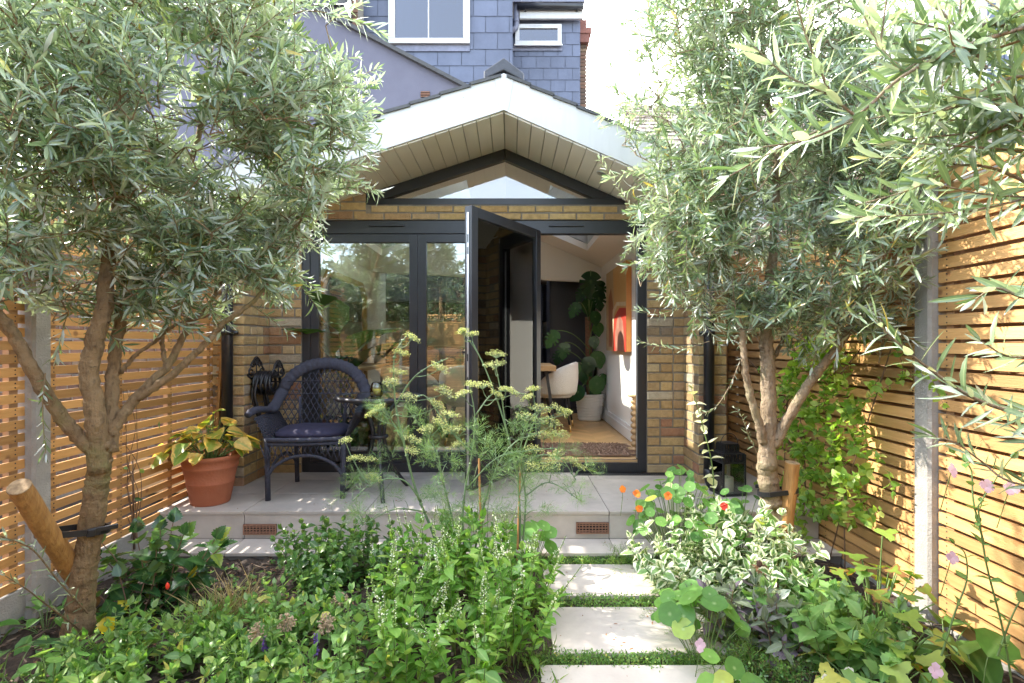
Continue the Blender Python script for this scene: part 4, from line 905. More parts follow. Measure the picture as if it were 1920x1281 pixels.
ellR = [(P(1450,300,2.95), (.66,.55,.62), 1), (P(1300,420,3.0), (.34,.4,.36), 1.05), (P(1420,50,2.95), (.68,.55,.5), 1), (P(1590,430,2.75), (.40,.45,.42), 1.1), (P(1340,560,2.95), (.24,.25,.14), 1.1),
        (P(1215,230,3.0), (.2,.3,.42), .55), (P(1560,580,2.75), (.38,.35,.16), 1.2), (P(1450,580,3.0), (.3,.3,.14), 1.1), (P(1690,230,2.65), (.34,.4,.55), 1.3), (P(1230,500,3.0), (.12,.2,.15), .8), (P(1680,620,2.7), (.16,.2,.12), 1)]
shR = [([P(1394,660,2.95),P(1370,720,2.95),P(1340,765,2.95),P(1300,780,2.97)], .045, .025, .004), ([P(1420,850,3.0),P(1405,820,2.97),P(1390,780,2.95),P(1378,765,2.95)], .04, .03, .002),
       ([P(1300,560,3.0),P(1240,590,3.0),P(1195,580,3.0)], .05, .02, .0025), ([P(1290,470,3.0),P(1215,470,3.0),P(1180,450,3.0)], .05, .02, .0025), ([P(1300,400,3.0),P(1200,400,3.0),P(1125,300,3.0)], .05, .02, .0025), ([P(1300,100,3.0),P(1190,180,3.0),P(1128,160,3.0)], .05, .024, .0025),
       ([P(1330,640,2.95),P(1270,655,2.96),P(1200,640,2.98)], .05, .02, .0025)]
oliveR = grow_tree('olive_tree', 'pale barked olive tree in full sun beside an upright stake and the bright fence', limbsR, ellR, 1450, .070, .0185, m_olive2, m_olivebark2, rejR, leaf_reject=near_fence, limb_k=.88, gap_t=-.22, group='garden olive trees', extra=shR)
def rejN(p):
    px = 957 + p[0]/max(p[1], .05)*1000
    return p[1] < .8 or px < 1600 or (p[2] < 1.3 and px < 1850) or (p[2] < 2.1 and p[0] > 1.98)
limbsN = [([Vector((1.78,1.25,-.08)), Vector((1.76,1.24,.5)), Vector((1.75,1.22,1.0)), Vector((1.70,1.22,1.6)), Vector((1.66,1.22,2.3))], [.07,.06,.05,.035,.015]),
          ([Vector((1.75,1.22,1.0)), Vector((1.6,1.25,1.2)), Vector((1.45,1.3,1.3))], [.02,.014,.008])]
shN = [([P(2080,760,1.28),P(1930,775,1.26),P(1830,748,1.25),P(1740,690,1.25),P(1680,640,1.25),P(1640,600,1.25)], .062, .024, .006),
       ([P(2100,60,1.3),P(1930,60,1.2),P(1850,45,1.15),P(1760,95,1.12),P(1690,135,1.1)], .066, .024, .007),
       ([P(1960,40,1.15),P(1800,90,1.1),P(1690,145,1.08),P(1610,215,1.06),P(1520,260,1.05),P(1430,276,1.05)], .06, .026, .005),
       ([P(2050,420,1.25),P(1900,330,1.2),P(1800,310,1.2),P(1710,345,1.2)], .06, .022, .005), ([P(2050,560,1.2),P(1930,560,1.15),P(1870,540,1.15),P(1830,560,1.15)], .06, .022, .005),
       ([P(2060,930,1.4),P(1900,905,1.45),P(1840,865,1.5),P(1790,830,1.5),P(1745,818,1.5)], .055, .024, .004), ([P(2100,240,1.2),P(1950,220,1.15),P(1850,250,1.15),P(1760,290,1.15)], .062, .022, .005),
       ([P(1850,130,1.15),P(1800,60,1.15),P(1740,0,1.15)], .062, .02, .004), ([P(2000,650,1.3),P(1900,670,1.3),P(1840,640,1.3)], .06, .02, .004), ([P(1700,140,1.1),P(1650,90,1.1),P(1620,30,1.1)], .062, .02, .004), ([P(1960,140,1.2),P(1880,150,1.15),P(1790,200,1.15),P(1720,220,1.15)], .062, .022, .004),
       ([P(2080,820,1.35),P(1960,830,1.35),P(1880,790,1.35)], .058, .022, .004), ([P(1600,215,1.06),P(1560,180,1.06),P(1540,140,1.06)], .058, .02, .003)]
shN += [([P(2050,y0_,1.2),P(1930,y0_+dy_,1.18),P(1830,y0_+dy_*1.6,1.16),P(1830-x_,y0_+dy_*2.1,1.15)], .06, .022, .004) for (y0_, dy_, x_) in ((130,40,120),(200,30,150),(300,-15,120),(330,40,100),(20,50,140),(-40,60,180))]
shN = [(p_, l_*1.35, g_*.95, r_) for (p_, l_, g_, r_) in shN]
for (p_, l_, g_, r_) in list(shN):                          # side shoots along each near branch
    for _ in range(2 if p_[-1][2] > 1.42 else 0):
        i = rng.integers(1, len(p_)-1) if len(p_) > 2 else 0; a_ = np.array(p_[i]); d_ = unit(np.array(p_[-1]) - a_); e_ = a_ + d_*rng.uniform(.08, .2) + rv()*.11 + np.array([0, 0, .03]); shN.append(([a_, (a_+e_)/2 + rv()*.012, e_], l_*.9, g_, .0022))
oliveN = grow_tree('olive_tree', 'near olive tree reaching large silvery leaved branches in from beyond the picture edge', limbsN, [(Vector((1.55,1.25,2.05)), (.42,.3,.42), 1)], 60, .085, .022, m_olive2, m_olivebark2, rejN, leaf_reject=lambda p: (p[2] < 2.1 and p[0] > 1.98) or p[1] < .75, group='garden olive trees', extra=shN)
# evergreens behind the camera, seen in the door glass
for (x, y, hgt, lab) in ((-1.45, -1.9, 3.1, 'dark bushy evergreen tree reflected in the wide glass door'), (.15, -2.7, 3.3, 'tall dark evergreen tree reflected in the narrow glass door'), (-.6, -3.6, 3.9, 'broad evergreen tree at the garden end, its reflection filling the glass')):
    L_ = [([Vector((x,y,-.05)), Vector((x+.04,y,.8)), Vector((x,y+.05,1.6)), Vector((x,y,hgt-.3))], [.08,.07,.05,.015])]
    grow_tree('evergreen_tree', lab, L_, [(Vector((x,y,hgt*.62)), (.72,.6,hgt*.36), 1)], 230, .085, .032, m_hedge, m_olivebark, None, group='evergreens mirrored in the glass')

# stakes and ties
def log(name, lab, a, b, r):
    root = thing(name, lab, 'stake', b); a = Vector(a); b = Vector(b); n = (a-b).normalized()
    k = [b + (a-b)*t for t in np.linspace(0, 1, 9)]; q = MB(); q.tube([p + Vector(rv())*.0015 for p in k], [r*(1+.03*rng.normal()) for _ in k], 18); q.build('pole', m_stake, root, smooth=False)
    e = MB(); e.tube([a + n*.0005, a + n*.004], [r*.985, r*.93], 18); e.build('sawn_end', m_stakeend, root)
log('tree_stake', 'thick round orange timber stake leaning against the shaded olive trunk', P(36,913,2.06), P(172,1130,2.62), .040)
log('tree_stake', 'upright round timber stake strapped beside the sunny olive trunk', P(1486,868,2.98), P(1466,1060,3.02), .037)
def tie(lab, c1, r1, c2, r2, up_, z2):
    root = thing('tree_tie', lab, 'tree tie', c1); b = MB(); c1 = Vector(c1); c2 = Vector(c2); ax = (c2-c1).normalized(); sd = ax.cross(Vector((0,0,1))).normalized(); pts = []
    for i in range(13): a = math.pi/2 + math.pi*i/12; pts.append(c1 + (ax*math.cos(a) + sd*math.sin(a))*r1)
    for i in range(13): a = -math.pi/2 + math.pi*i/12; pts.append(c2 + (ax*math.cos(a) + sd*math.sin(a))*r2)
    pts = smooth_path(pts + [pts[0]], 3)[:-1]; n = len(pts)
    for i in range(n): b.bar(pts[i], Vector(pts[(i+1) % n]) + (Vector(pts[(i+1) % n])-Vector(pts[i]))*.25, .007 if i % 2 else .0055, .026, rnd=.5)
    b.build('strap', m_plastic, root); k = MB(); t = c1 - sd*(r1+.0); k.bar(t + ax*.02 + Vector((0,0,.008)), t - ax*.085 + Vector((0,0,.02)), .012, .022); k.bar(t + ax*.03, t - ax*.0, .02, .034); k.build('buckle', m_plastic, root, bevel=.003)
tie('ribbed black strap buckled round the shaded olive trunk and its leaning stake', P(172,992,2.41), .066, P(92,1000,2.30), .047, 0, 0)
tie('short black strap joining the sunny olive trunk to its upright stake', P(1446,922,3.04), .070, P(1481,920,3.0), .042, 0, 0)

# ---------------------------------------------------------------- things on the patio
# wicker armchair (faces the garden, turned a little)
def armchair(loc, rot):
    root = thing('wicker_armchair', 'dark wicker armchair with a round latticed back and navy seat pad', 'armchair', loc)
    Mx = Matrix.Translation(Vector(loc)) @ Matrix.Rotation(rot, 4, 'Z')
    T = lambda p: Mx @ Vector(p)
    wv = lambda pts: [T(p) for p in pts]
    def rope(mb, pts, r, n=10, tw=90, rnd=.5):
        sp = smooth_path(pts, 10); rr = [r*(1 + .07*math.sin(i*2.2)) for i in range(len(sp))]; mb.tube([T(p) for p in sp], rr, n, rnd=rnd)
    # local frame: -y is the front, z up, seat at .44
    fr = MB()
    for sx in (-1, 1): rope(fr, [(sx*.25,-.24,0),(sx*.25,-.245,.22),(sx*.255,-.25,.42)], .019, 10)
    fo = fr; legs = []
    for sx in (-1, 1):
        l = MB(); l.tube(wv([(sx*.255,-.25,.0),(sx*.258,-.25,.2),(sx*.262,-.25,.44)]), .0185, 12); l.build('leg', m_wicker, root, smooth=True)
        l = MB(); l.tube(wv([(sx*.20,.26,.0),(sx*.2,.245,.2),(sx*.205,.235,.44)]), .0175, 12); l.build('leg', m_wicker, root, smooth=True)
    # back rim: broad woven roll running from one arm front, round the back, to the other arm
    rim = MB(); n = 64; vs = []; 
    def rimc(t):   # t in -1..1 ; centre line
        a = t*math.pi*.5; x = .335*math.sin(a*1.0)*(1.02); y = .25 + .03*math.cos(a) - .02; z = .50 + .44*max(0, math.cos(a))**.62
        return Vector((x, y + .10*(z-.5)/.44, z))
    cl = [rimc(t) for t in np.linspace(-1, 1, 41)]
    armL = [Vector((-.375,-.300,.605)), Vector((-.368,-.25,.622)), Vector((-.358,-.16,.628)), Vector((-.350,-.02,.615)), Vector((-.345,.12,.60))]
    armR = [Vector((-p.x, p.y, p.z)) for p in armL][::-1]
    path = smooth_path([armL[0], armL[1], armL[2], armL[3], armL[4]] + [p for p in cl[4:37:2]] + armR, 5)
    m = len(path); rings = []; nn = 12
    for i, p in enumerate(path):
        p = Vector(p); t = (Vector(path[min(i+1, m-1)]) - Vector(path[max(i-1, 0)])).normalized(); s = i/(m-1); k = abs(2*s-1); wide = .022 + .026*min(1, (1-k)/.45)**.9; th = .019 + .005*(1-k)
        wave = 1 + .085*math.sin(i*1.6); out_ = Vector((p.x*.8, .05, max(0, p.z-.55))).normalized() if k < .62 else Vector((math.copysign(1, p.x), 0, .5)).normalized()
        out_ = (out_ - t*out_.dot(t)).normalized(); o2 = t.cross(out_)
        for j in range(nn):
            a = 2*math.pi*j/nn; vs.append(T(p + out_*math.cos(a)*wide*wave + o2*math.sin(a)*th*wave))
    fs = [(i*nn+j, i*nn+(j+1)%nn, (i+1)*nn+(j+1)%nn, (i+1)*nn+j) for i in range(m-1) for j in range(nn)] + [tuple(range(nn-1,-1,-1)), tuple((m-1)*nn+j for j in range(nn))]
    rim.add(vs, fs, .5); rim.build('back_rim', m_wicker, root, smooth=True)
    # lattice filling the back
    lat = MB(); inside = lambda x, z: z > .45 and (z < .60 and abs(x) < .30 or (z >= .6 and abs(x) < .30 and z < .50 + .40*max(0, math.cos(min(1.55, abs(x)/.34*math.pi*.5)))**.62))
    for sg in (-1, 1):
        for c in np.arange(-.95, .95, .046):
            run = []
            for u in np.linspace(0, .62, 48):
                z = .445 + u; x = c + sg*u*.58
                if inside(x, z): run.append((x, .205 + .10*(z-.5)/.44 + .035*(1-(x/.33)**2) + sg*.0025, z))
                else:
                    if len(run) > 3: lat.tube(wv(run[::3] + [run[-1]]), .0042, 5, rnd=.4)
                    run = []
            if len(run) > 3: lat.tube(wv(run[::3] + [run[-1]]), .0042, 5, rnd=.4)
    for sx in (-.17, .17): lat.tube(wv([(sx, .225, .42), (sx*1.03, .245, .55), (sx*1.05, .262, .68)]), .012, 8)
    for zz in (.70, .80): lat.tube(wv([(x, .205 + .10*(zz-.5)/.44 + .035*(1-(x/.33)**2) - .006, zz) for x in np.linspace(-.28, .28, 9)]), .004, 5)
    lat.build('backrest', m_wicker, root, smooth=True)
    # woven arm sides
    for sx in (-1, 1):
        sd = MB()
        for k in range(15):
            s = k/14; yb = -.25 + .50*s; top = .585 - .02*s; sd.tube(wv([(sx*(.262 - .03*s), yb, .40), (sx*(.30), yb-.005, .5), (sx*.338, yb, top)]), .0055, 5)
        for k in range(16):
            z = .41 + k*.0115; f = k/15; sd.tube(wv([(sx*(.264 + .07*f) + sx*.004*(-1)**k, -.255 - .035*f**2, z), (sx*(.255+.085*f), -.1, z), (sx*(.245+.095*f), .1, z), (sx*(.235+.10*f), .22, z)]), .0052, 5)
        sd.build('armrest', m_wicker, root, smooth=True)
    ap = MB()
    rope(ap, [(-.262,-.258,.425),(0,-.285,.425),(.262,-.258,.425)], .017); rope(ap, [(-.262,-.258,.395),(0,-.282,.395),(.262,-.258,.395)], .012)
    for sx in (-1, 1): rope(ap, [(sx*.262,-.255,.41),(sx*.245,.0,.41),(sx*.205,.235,.41)], .016)
    rope(ap, [(-.205,.24,.41),(.205,.24,.41)], .015)
    rope(ap, [(-.255,-.262,.17),(-.2,-.266,.245),(-.1,-.272,.30),(0,-.275,.315),(.1,-.272,.30),(.2,-.266,.245),(.255,-.262,.17)], .012)
    for sx in (-1, 1): rope(ap, [(sx*.258,-.25,.17),(sx*.24,-.1,.26),(sx*.22,.08,.27),(sx*.2,.235,.17)], .011)
    for sg in (-1, 1):
        for c in np.arange(-.3, .3, .04): ap.tube(wv([(c, -.272, .395), (max(-.25, min(.25, c+sg*.04)), -.27, .31 - .35*max(0, abs(c+sg*.04)-.05)**1.3)]), .0038, 5)
    ap.build('apron', m_wicker, root, smooth=True)
    cu = MB(); pts = []; n = 36
    def sup(a, s): c_, s_ = math.cos(a), math.sin(a); e = .55; return (math.copysign(abs(c_)**e, c_)*.255*s, -.01 + math.copysign(abs(s_)**e, s_)*.235*s)
    prof = [(0,.478),(.55,.485),(.88,.478),(.985,.462),(1.0,.448),(.985,.436),(.9,.428)]; vs = []
    for (s, z) in prof:
        for j in range(n): x, y = sup(2*math.pi*j/n, max(s, .001)); vs.append(T((x, y, z + .003*math.sin(x*40)*math.cos(y*33))))
    cu.add(vs, [(i*n+j, (i+1)*n+j, (i+1)*n+(j+1)%n, i*n+(j+1)%n) for i in range(len(prof)-1) for j in range(n)], .5); cu.build('seat_pad', m_cushion, root, smooth=True)
armchair((-1.475, 4.02, PZ), R(6))
# small round glass table
tc_ = Vector((-.97, 3.93, PZ)); t = thing('round_patio_table', 'small round glass topped patio table with curved dark legs', 'table', tc_)
MB().lathe([(.0,.712),(.285,.712),(.287,.716),(.285,.720),(0,.720)], tc_, 48).build('glass_top', m_glass_t, t, smooth=False)
b = MB(); b.tube([tc_ + Vector((.297*math.cos(a), .297*math.sin(a), .708)) for a in np.linspace(0, 2*math.pi, 49)[:-1]], [.017*(1+.06*(i % 2)) for i in range(48)], 10, closed=True); b.build('rim', m_iron, t, smooth=True)
for k in range(3):
    a = R(-70 + 120*k); c_, s_ = math.cos(a), math.sin(a); l = MB()
    l.tube([tc_ + Vector((c_*r, s_*r, z)) for r, z in smooth_path([(.25,.70),(.12,.62),(.055,.5),(.05,.38),(.10,.22),(.20,.08),(.27,.0)], 5)], .0155, 10); l.build('leg', m_iron, t, smooth=True)
b = MB(); b.tube([tc_ + Vector((.06*math.cos(x), .06*math.sin(x), .42)) for x in np.linspace(0, 2*math.pi, 25)[:-1]], .012, 8, closed=True); b.build('ring', m_iron, t, smooth=True)
cz = tc_ + Vector((.0, -.06, .7205)); t = thing('candle_jar', 'clear glass candle jar half filled with yellow wax on the glass table', 'candle', cz)
MB().lathe([(0,0),(.036,0),(.046,.02),(.047,.05),(.04,.08),(.034,.10),(.032,.10),(.038,.08),(.0445,.05),(.043,.02),(.0,.004)], cz, 28).build('jar', m_glass_c, t, smooth=True)
MB().lathe([(0,.006),(.041,.012),(.0435,.03),(.043,.052),(0,.05)], cz, 28).build('wax', m_yellow, t, smooth=True)
# terracotta pot and hosta
pc = Vector((-2.085, 3.71, PZ)); t = thing('terracotta_pot', 'large terracotta flower pot with ringed rim on the patio corner', 'flower pot', pc)
MB().lathe([(.0,.0),(.118,0),(.124,.01),(.150,.14),(.153,.145),(.153,.153),(.150,.157),(.170,.245),(.176,.25),(.177,.262),(.173,.266),(.183,.305),(.196,.312),(.199,.325),(.196,.338),(.180,.338),(.172,.30),(.14,.29)], pc, 56).build('pot_body', m_terra, t, smooth=True)
MB().lathe([(0,.295),(.175,.295)], pc, 32).build('compost', m_soil, t)
stalked('hosta', 'green and yellowing hosta growing in the terracotta pot', 'plant', pc.x, pc.y, 64, .30, .25, T_BROAD, .108, m_hosta, z=PZ+.29, hmin=.05, tilt=.9, r=.003, curl=.12, W=1.3)
# leaning batten
b = MB(); b.bar((-2.275, 4.085, PZ), (-2.205, 4.10, 1.42), .03, .02, rnd=.3)
for k in range(24): p = Vector((-2.275, 4.085, PZ)).lerp(Vector((-2.205, 4.10, 1.42)), .05 + k*.039); b.tube([p + Vector((-.014, -.012, 0)), p + Vector((-.014, -.02, 0))], .010, 8)
tag(b.build('timber_batten', m_stake), 'thin timber batten leaning upright against the brick wall by the pot', 'batten')
# ornate cast iron hose holder on the inner face of the brick return, and the hose on it
hc = Vector((-2.05, 4.32, 1.03)); t = thing('hose_holder', 'ornate black cast iron hose holder fixed to the brick return', 'hose holder', hc)
def scroll(mb, x, sc):
    def q(y, z): return Vector((x, hc.y + y*sc, hc.z + z*sc*.62 + .01))
    def sp(cy_, cz_, r, a0, tr): mb.tube([q(cy_ + r*(1-.75*i/17)*math.cos(a0+tr*i/17*6.28), cz_ + r*(1-.75*i/17)*math.sin(a0+tr*i/17*6.28)) for i in range(18)], .0062, 6)
    for s in (-1, 1):
        sp(s*.085, .03, .05, 0 if s < 0 else math.pi, 1.35*s); sp(s*.05, .115, .04, 0 if s < 0 else math.pi, -1.2*s); sp(s*.026, .165, .022, math.pi/2, s*1.2)
        mb.tube([q(s*.135, -.02), q(s*.13, .05), q(s*.095, .09), q(s*.085, .14), q(s*.06, .165), q(s*.035, .20), q(0, .215)], .008, 6); mb.tube([q(s*.135, -.02), q(s*.09, -.05), q(0, -.06)], .008, 6)
    mb.tube([q(0, -.06), q(0, .215)], .006, 6)
b = MB(); scroll(b, hc.x-.008, 1.0); b.build('back_plate', m_iron, t, smooth=True)
b = MB(); scroll(b, hc.x+.17, .8); b.build('front_plate', m_iron, t, smooth=True)
b = MB()
for k in range(5): a = R(20 + 35*k); b.tube([hc + Vector((-.004, .1*math.cos(a), -.09 + .085*math.sin(a))), hc + Vector((.17, .1*math.cos(a), -.09 + .085*math.sin(a)))], .007, 6)
b.build('bracket', m_iron, t, smooth=True)
pts = []
for i in range(150):
    a = i/150*2*math.pi*8; s = i/150; rr = 1 + .12*math.sin(i*.37); pts.append(hc + Vector((.02 + .13*((s*2.2) % 1 if (s*2.2) % 2 < 1 else 1-(s*2.2) % 1), .115*rr*math.cos(a), -.075 + (.10*math.sin(a) if math.sin(a) > 0 else .075*rr*math.sin(a)) - .0)))
b = MB(); b.tube(smooth_path(pts, 3), .0105, 8)
for k, (dx, dy) in enumerate(((.03, -.10), (.06, -.115))): b.tube(smooth_path([hc + Vector((dx, dy, -.02)), hc + Vector((dx-.01, dy-.03, -.15)), hc + Vector((dx+.02, dy-.01, -.3)), hc + Vector((dx+.05, dy+.02, -.44)), hc + Vector((dx+.07, dy+.06, -.43)), hc + Vector((dx+.06, dy+.07, -.3)), hc + Vector((dx+.04, dy+.05, -.12))], 6), .0105, 8)
tag(b.build('garden_hose', m_hose, smooth=True, origin=hc), 'black rubber garden hose coiled over the iron wall holder', 'hose')
# lantern
lc = Vector((1.60, 3.93, PZ)); t = thing('lantern', 'black metal garden lantern holding a white candle by the downpipe', 'lantern', lc); s = .085
b = MB(); Mx = Matrix.Translation(lc) @ Matrix.Rotation(R(10), 4, 'Z')
b.box(-s-.008, -s-.008, 0, s+.008, s+.008, .018, M=Mx); b.box(-s-.004, -s-.004, .235, s+.004, s+.004, .247, M=Mx); b.box(-s, -s, .30, s, s, .307, M=Mx)
for sx in (-1, 1):
    for sy in (-1, 1): b.box(sx*s-.006, sy*s-.006, .018, sx*s+.006, sy*s+.006, .30, M=Mx)
for k in range(1, 9):
    u = -s + 2*s*k/9
    for v_ in (-s, s): b.box(u-.004, v_-.003, .247, u+.004, v_+.003, .30, M=Mx); b.box(v_-.003, u-.004, .247, v_+.003, u+.004, .30, M=Mx)
b.build('frame', m_black, t, bevel=.001)
b = MB(); q = .055; b.box(-q-.012, -q-.012, .3075, q+.012, q+.012, .314, M=Mx); b.box(-q, -q, .366, q, q, .374, M=Mx)
for k in range(7):
    u = -q + 2*q*k/6
    for v_ in (-q, q): b.box(u-.004, v_-.003, .314, u+.004, v_+.003, .366, M=Mx); b.box(v_-.003, u-.004, .314, v_+.003, u+.004, .366, M=Mx)
b.tube([Mx @ Vector((.07*math.cos(a), -.02, .36 + .085*math.sin(a))) for a in np.linspace(0, math.pi, 15)], .0028, 6); b.build('cap', m_black, t)
g = MB()
for v_ in (-s, s): g.box(-s+.007, v_-.001, .019, s-.007, v_+.001, .234, M=Mx); g.box(v_-.001, -s+.007, .019, v_+.001, s-.007, .234, M=Mx)
g.build('pane', m_glass_c, t)
cc = lc + Vector((0, 0, .0185)); t2 = thing('pillar_candle', 'ivory pillar candle standing inside the black lantern', 'candle', cc); MB().lathe([(0,0),(.042,0),(.042,.098),(.038,.104),(.030,.098),(0,.096)], cc, 28).build('wax', m_candle, t2, smooth=True); MB().tube([cc + Vector((0,0,.096)), cc + Vector((.002,0,.108))], .0012, 6).build('wick', m_black, t2)

# ---------------------------------------------------------------- inside the garden room
FZ = .2905
# tall navy cupboard and kitchen units
t = thing('tall_cupboard', 'tall dark navy cupboard behind the climbing houseplant', 'cupboard', (.9, 7.3, FZ)); b = MB(); b.box(.56, 7.62, FZ, 1.21, 8.25, 2.28); b.box(.58, 7.6, FZ+.08, 1.2, 7.618, 2.22); b.build('body', m_navy, t, bevel=.006)
b = MB(); b.box(.55, 7.60, 2.2805, 1.22, 8.26, 2.33); b.build('cornice', m_navy, t, bevel=.012)
t = thing('kitchen_units', 'run of dark kitchen cupboards at the far end of the room', 'cupboard', (-.5, 9.8, FZ))
for k in range(7): x = -3.0 + k*.6; MB().box(x+.002, 9.7, FZ+.1, x+.598, 10.3, 1.2).build('cabinet', m_navy, t, bevel=.004); MB().box(x+.002, 9.85, 1.7, x+.598, 10.3, 2.38).build('wall_cabinet', m_navy, t, bevel=.004)
b = MB(); b.box(-3.02, 9.67, 1.2005, 1.2, 10.3, 1.235); b.build('worktop', m_lead, t)
b = MB(); b.box(.2, 8.6, FZ, .52, 9.6, 2.1); tag(b.build('fridge_cabinet', m_navy, bevel=.006), 'dark tall cabinet seen through the doorway beyond the table', 'cabinet')
# painting on the wall (plain abstract)
t = thing('abstract_canvas', 'abstract red and orange canvas hanging on the white wall inside', 'painting', (1.22, 6.0, 1.2)); y0_, y1_, z0_, z1_ = 5.45, 6.58, 1.20, 2.14
b = MB(); b.box(1.185, y0_, z0_, 1.2388, y1_, z1_); b.build('canvas', M('canvas_orange', (.62,.25,.06), (.55,.2,.05), rough=.7, scale=7), t)
def paint(name, poly, mt, d=0): b = MB(); x = 1.1838 - .0008*d; b.prism([(x, y0_ + (y1_-y0_)*u, z0_ + (z1_-z0_)*v) for u, v in poly], (-.0006, 0, 0)); return b.build(name, mt, t)
paint('painted_field', [(0,0),(1,0),(1,1),(0,1)], M('paint_sand', (.60,.36,.16), (.44,.36,.24), rough=.6, scale=5, stretch=(1,2,.6), contrast=.7))
paint('painted_field', [(0,.42),(.55,.40),(.62,1),(0,1)], M('paint_ochre', (.70,.34,.10), (.62,.42,.17), rough=.6, scale=6, stretch=(1,3,.5), contrast=.7), 1)
paint('painted_shape', [(.0,0),(.62,0),(.62,.30),(.52,.42),(.3,.50),(.0,.48)], M('paint_red', (.62,.06,.03), (.45,.035,.025), rough=.5, scale=6, contrast=.7), 2)
paint('painted_shape', [(.08,0),(.48,0),(.50,.22),(.40,.38),(.28,.42),(.14,.34),(.08,.2)], M('paint_brown', (.22,.03,.03), (.5,.3,.2), rough=.5, scale=9, contrast=.6), 3)
paint('painted_shape', [(.64,.05),(.84,.05),(.86,.66),(.72,.78),(.60,.55)], M('paint_umber', (.20,.05,.03), (.45,.16,.06), rough=.5, scale=6, stretch=(1,3,.7), contrast=.7), 4)
paint('painted_shape', [(.0,.50),(.4,.535),(.56,.44),(.6,.05),(.64,.05),(.62,.5),(.42,.58),(.0,.545)], M('paint_cream', (.75,.62,.42), (.7,.5,.3), rough=.6, scale=9), 5)
# dining table and chairs
def dining_table():
    t = thing('dining_table', 'oak dining table on slanting black steel legs', 'table', (-.25, 6.1, FZ)); b = MB(); b.box(-1.0, 5.65, FZ+.70, .485, 6.55, FZ+.755); b.build('table_top', m_oaktop, t, bevel=.004)
    for x in (.36, -.88):
        for y in (5.80, 6.40):
            for sx in (1, -1):
                b = MB(); b.bar((x + .03*sx, y, FZ+.6995), (x + .13*sx, y + (.06 if y < 6 else -.06)*-1, FZ), .03, .03, up=(0,1,0)); b.build('leg', m_black, t)
dining_table()
def tub_chair(loc, rot, lab):
    t = thing('dining_chair', lab, 'chair', loc, 'white boucle dining chairs'); Mx = Matrix.Translation(Vector(loc)) @ Matrix.Rotation(rot, 4, 'Z')
    b = MB(); n = 30; prof = [(0,.475),(.7,.482),(.95,.47),(1,.45),(1,.40),(.9,.375),(0,.37)]
    vs = [Mx @ Vector((.24*max(s,.001)*math.copysign(abs(math.cos(a))**.75, math.cos(a)), .235*max(s,.001)*math.copysign(abs(math.sin(a))**.75, math.sin(a)), z)) for s, z in prof for a in np.linspace(0, 2*math.pi, n+1)[:-1]]
    b.add(vs, [(i*n+j, (i+1)*n+j, (i+1)*n+(j+1)%n, i*n+(j+1)%n) for i in range(len(prof)-1) for j in range(n)], .5); b.build('seat', m_boucle, t, smooth=True)
    b = MB(); k = 33; rows = []
    for i in range(k):
        a = math.pi*(-.18 + 1.36*i/(k-1)); f = math.sin(max(0, min(1, (i/(k-1))))*math.pi); top = .50 + .27*f**.6
        c_, s_ = math.cos(a), math.sin(a)
        for (r, z) in ((.262,.40),(.285,.44),(.30,.47+.3*(top-.5)),(.305,.49+.6*(top-.5)),(.30,top),(.275,top+.012),(.25,top),(.245,.5+.4*(top-.5)),(.24,.42)): rows.append(Mx @ Vector((r*c_, r*s_*.97, z)))
    m = 9; b.add(rows, [(i*m+j, i*m+(j+1)%m, (i+1)*m+(j+1)%m, (i+1)*m+j) for i in range(k-1) for j in range(m)] + [tuple(range(m)), tuple((k-1)*m+j for j in range(m-1,-1,-1))], .5); b.build('backrest', m_boucle, t, smooth=True)
    for sx in (-1, 1):
        for sy in (-1, 1):
            p0 = Vector((sx*.15, sy*.15, .37)); p1 = Vector((sx*.225, sy*.22, .0)); q = p0.lerp(p1, .80); l = MB(); l.tube([Mx @ p0, Mx @ q], [.017, .0125], 12); lo = l.build('leg', m_black, t, smooth=True); f = MB(); f.tube([Mx @ q, Mx @ p1], [.0127, .0105], 12); f.build('brass_tip', m_brass, lo, smooth=True)
    return t
tub_chair((.50, 6.25, FZ), R(-100), 'white boucle tub chair with brass tipped legs in the open doorway')
tub_chair((-1.02, 5.45, FZ), R(150), 'white boucle tub chair behind the glass beside the candle jar')
tub_chair((-.42, 5.42, FZ), R(182), 'white boucle tub chair half hidden by the fennel behind the glass')
b = MB(); b.lathe([(0,0),(.19,.0),(.23,.05),(.235,.12),(.20,.165),(.10,.18),(0,.183)], (-.74, 6.1, FZ+.756), 30); tag(b.build('navy_cushion', m_cushion, smooth=True), 'rounded navy cushion lying on the oak table', 'cushion')
b = MB(); b.box(-.52, 5.95, FZ+.7555, -.28, 6.2, FZ+.93); tag(b.build('white_box', m_white, bevel=.006), 'white box standing on the oak table behind the glass', 'box')
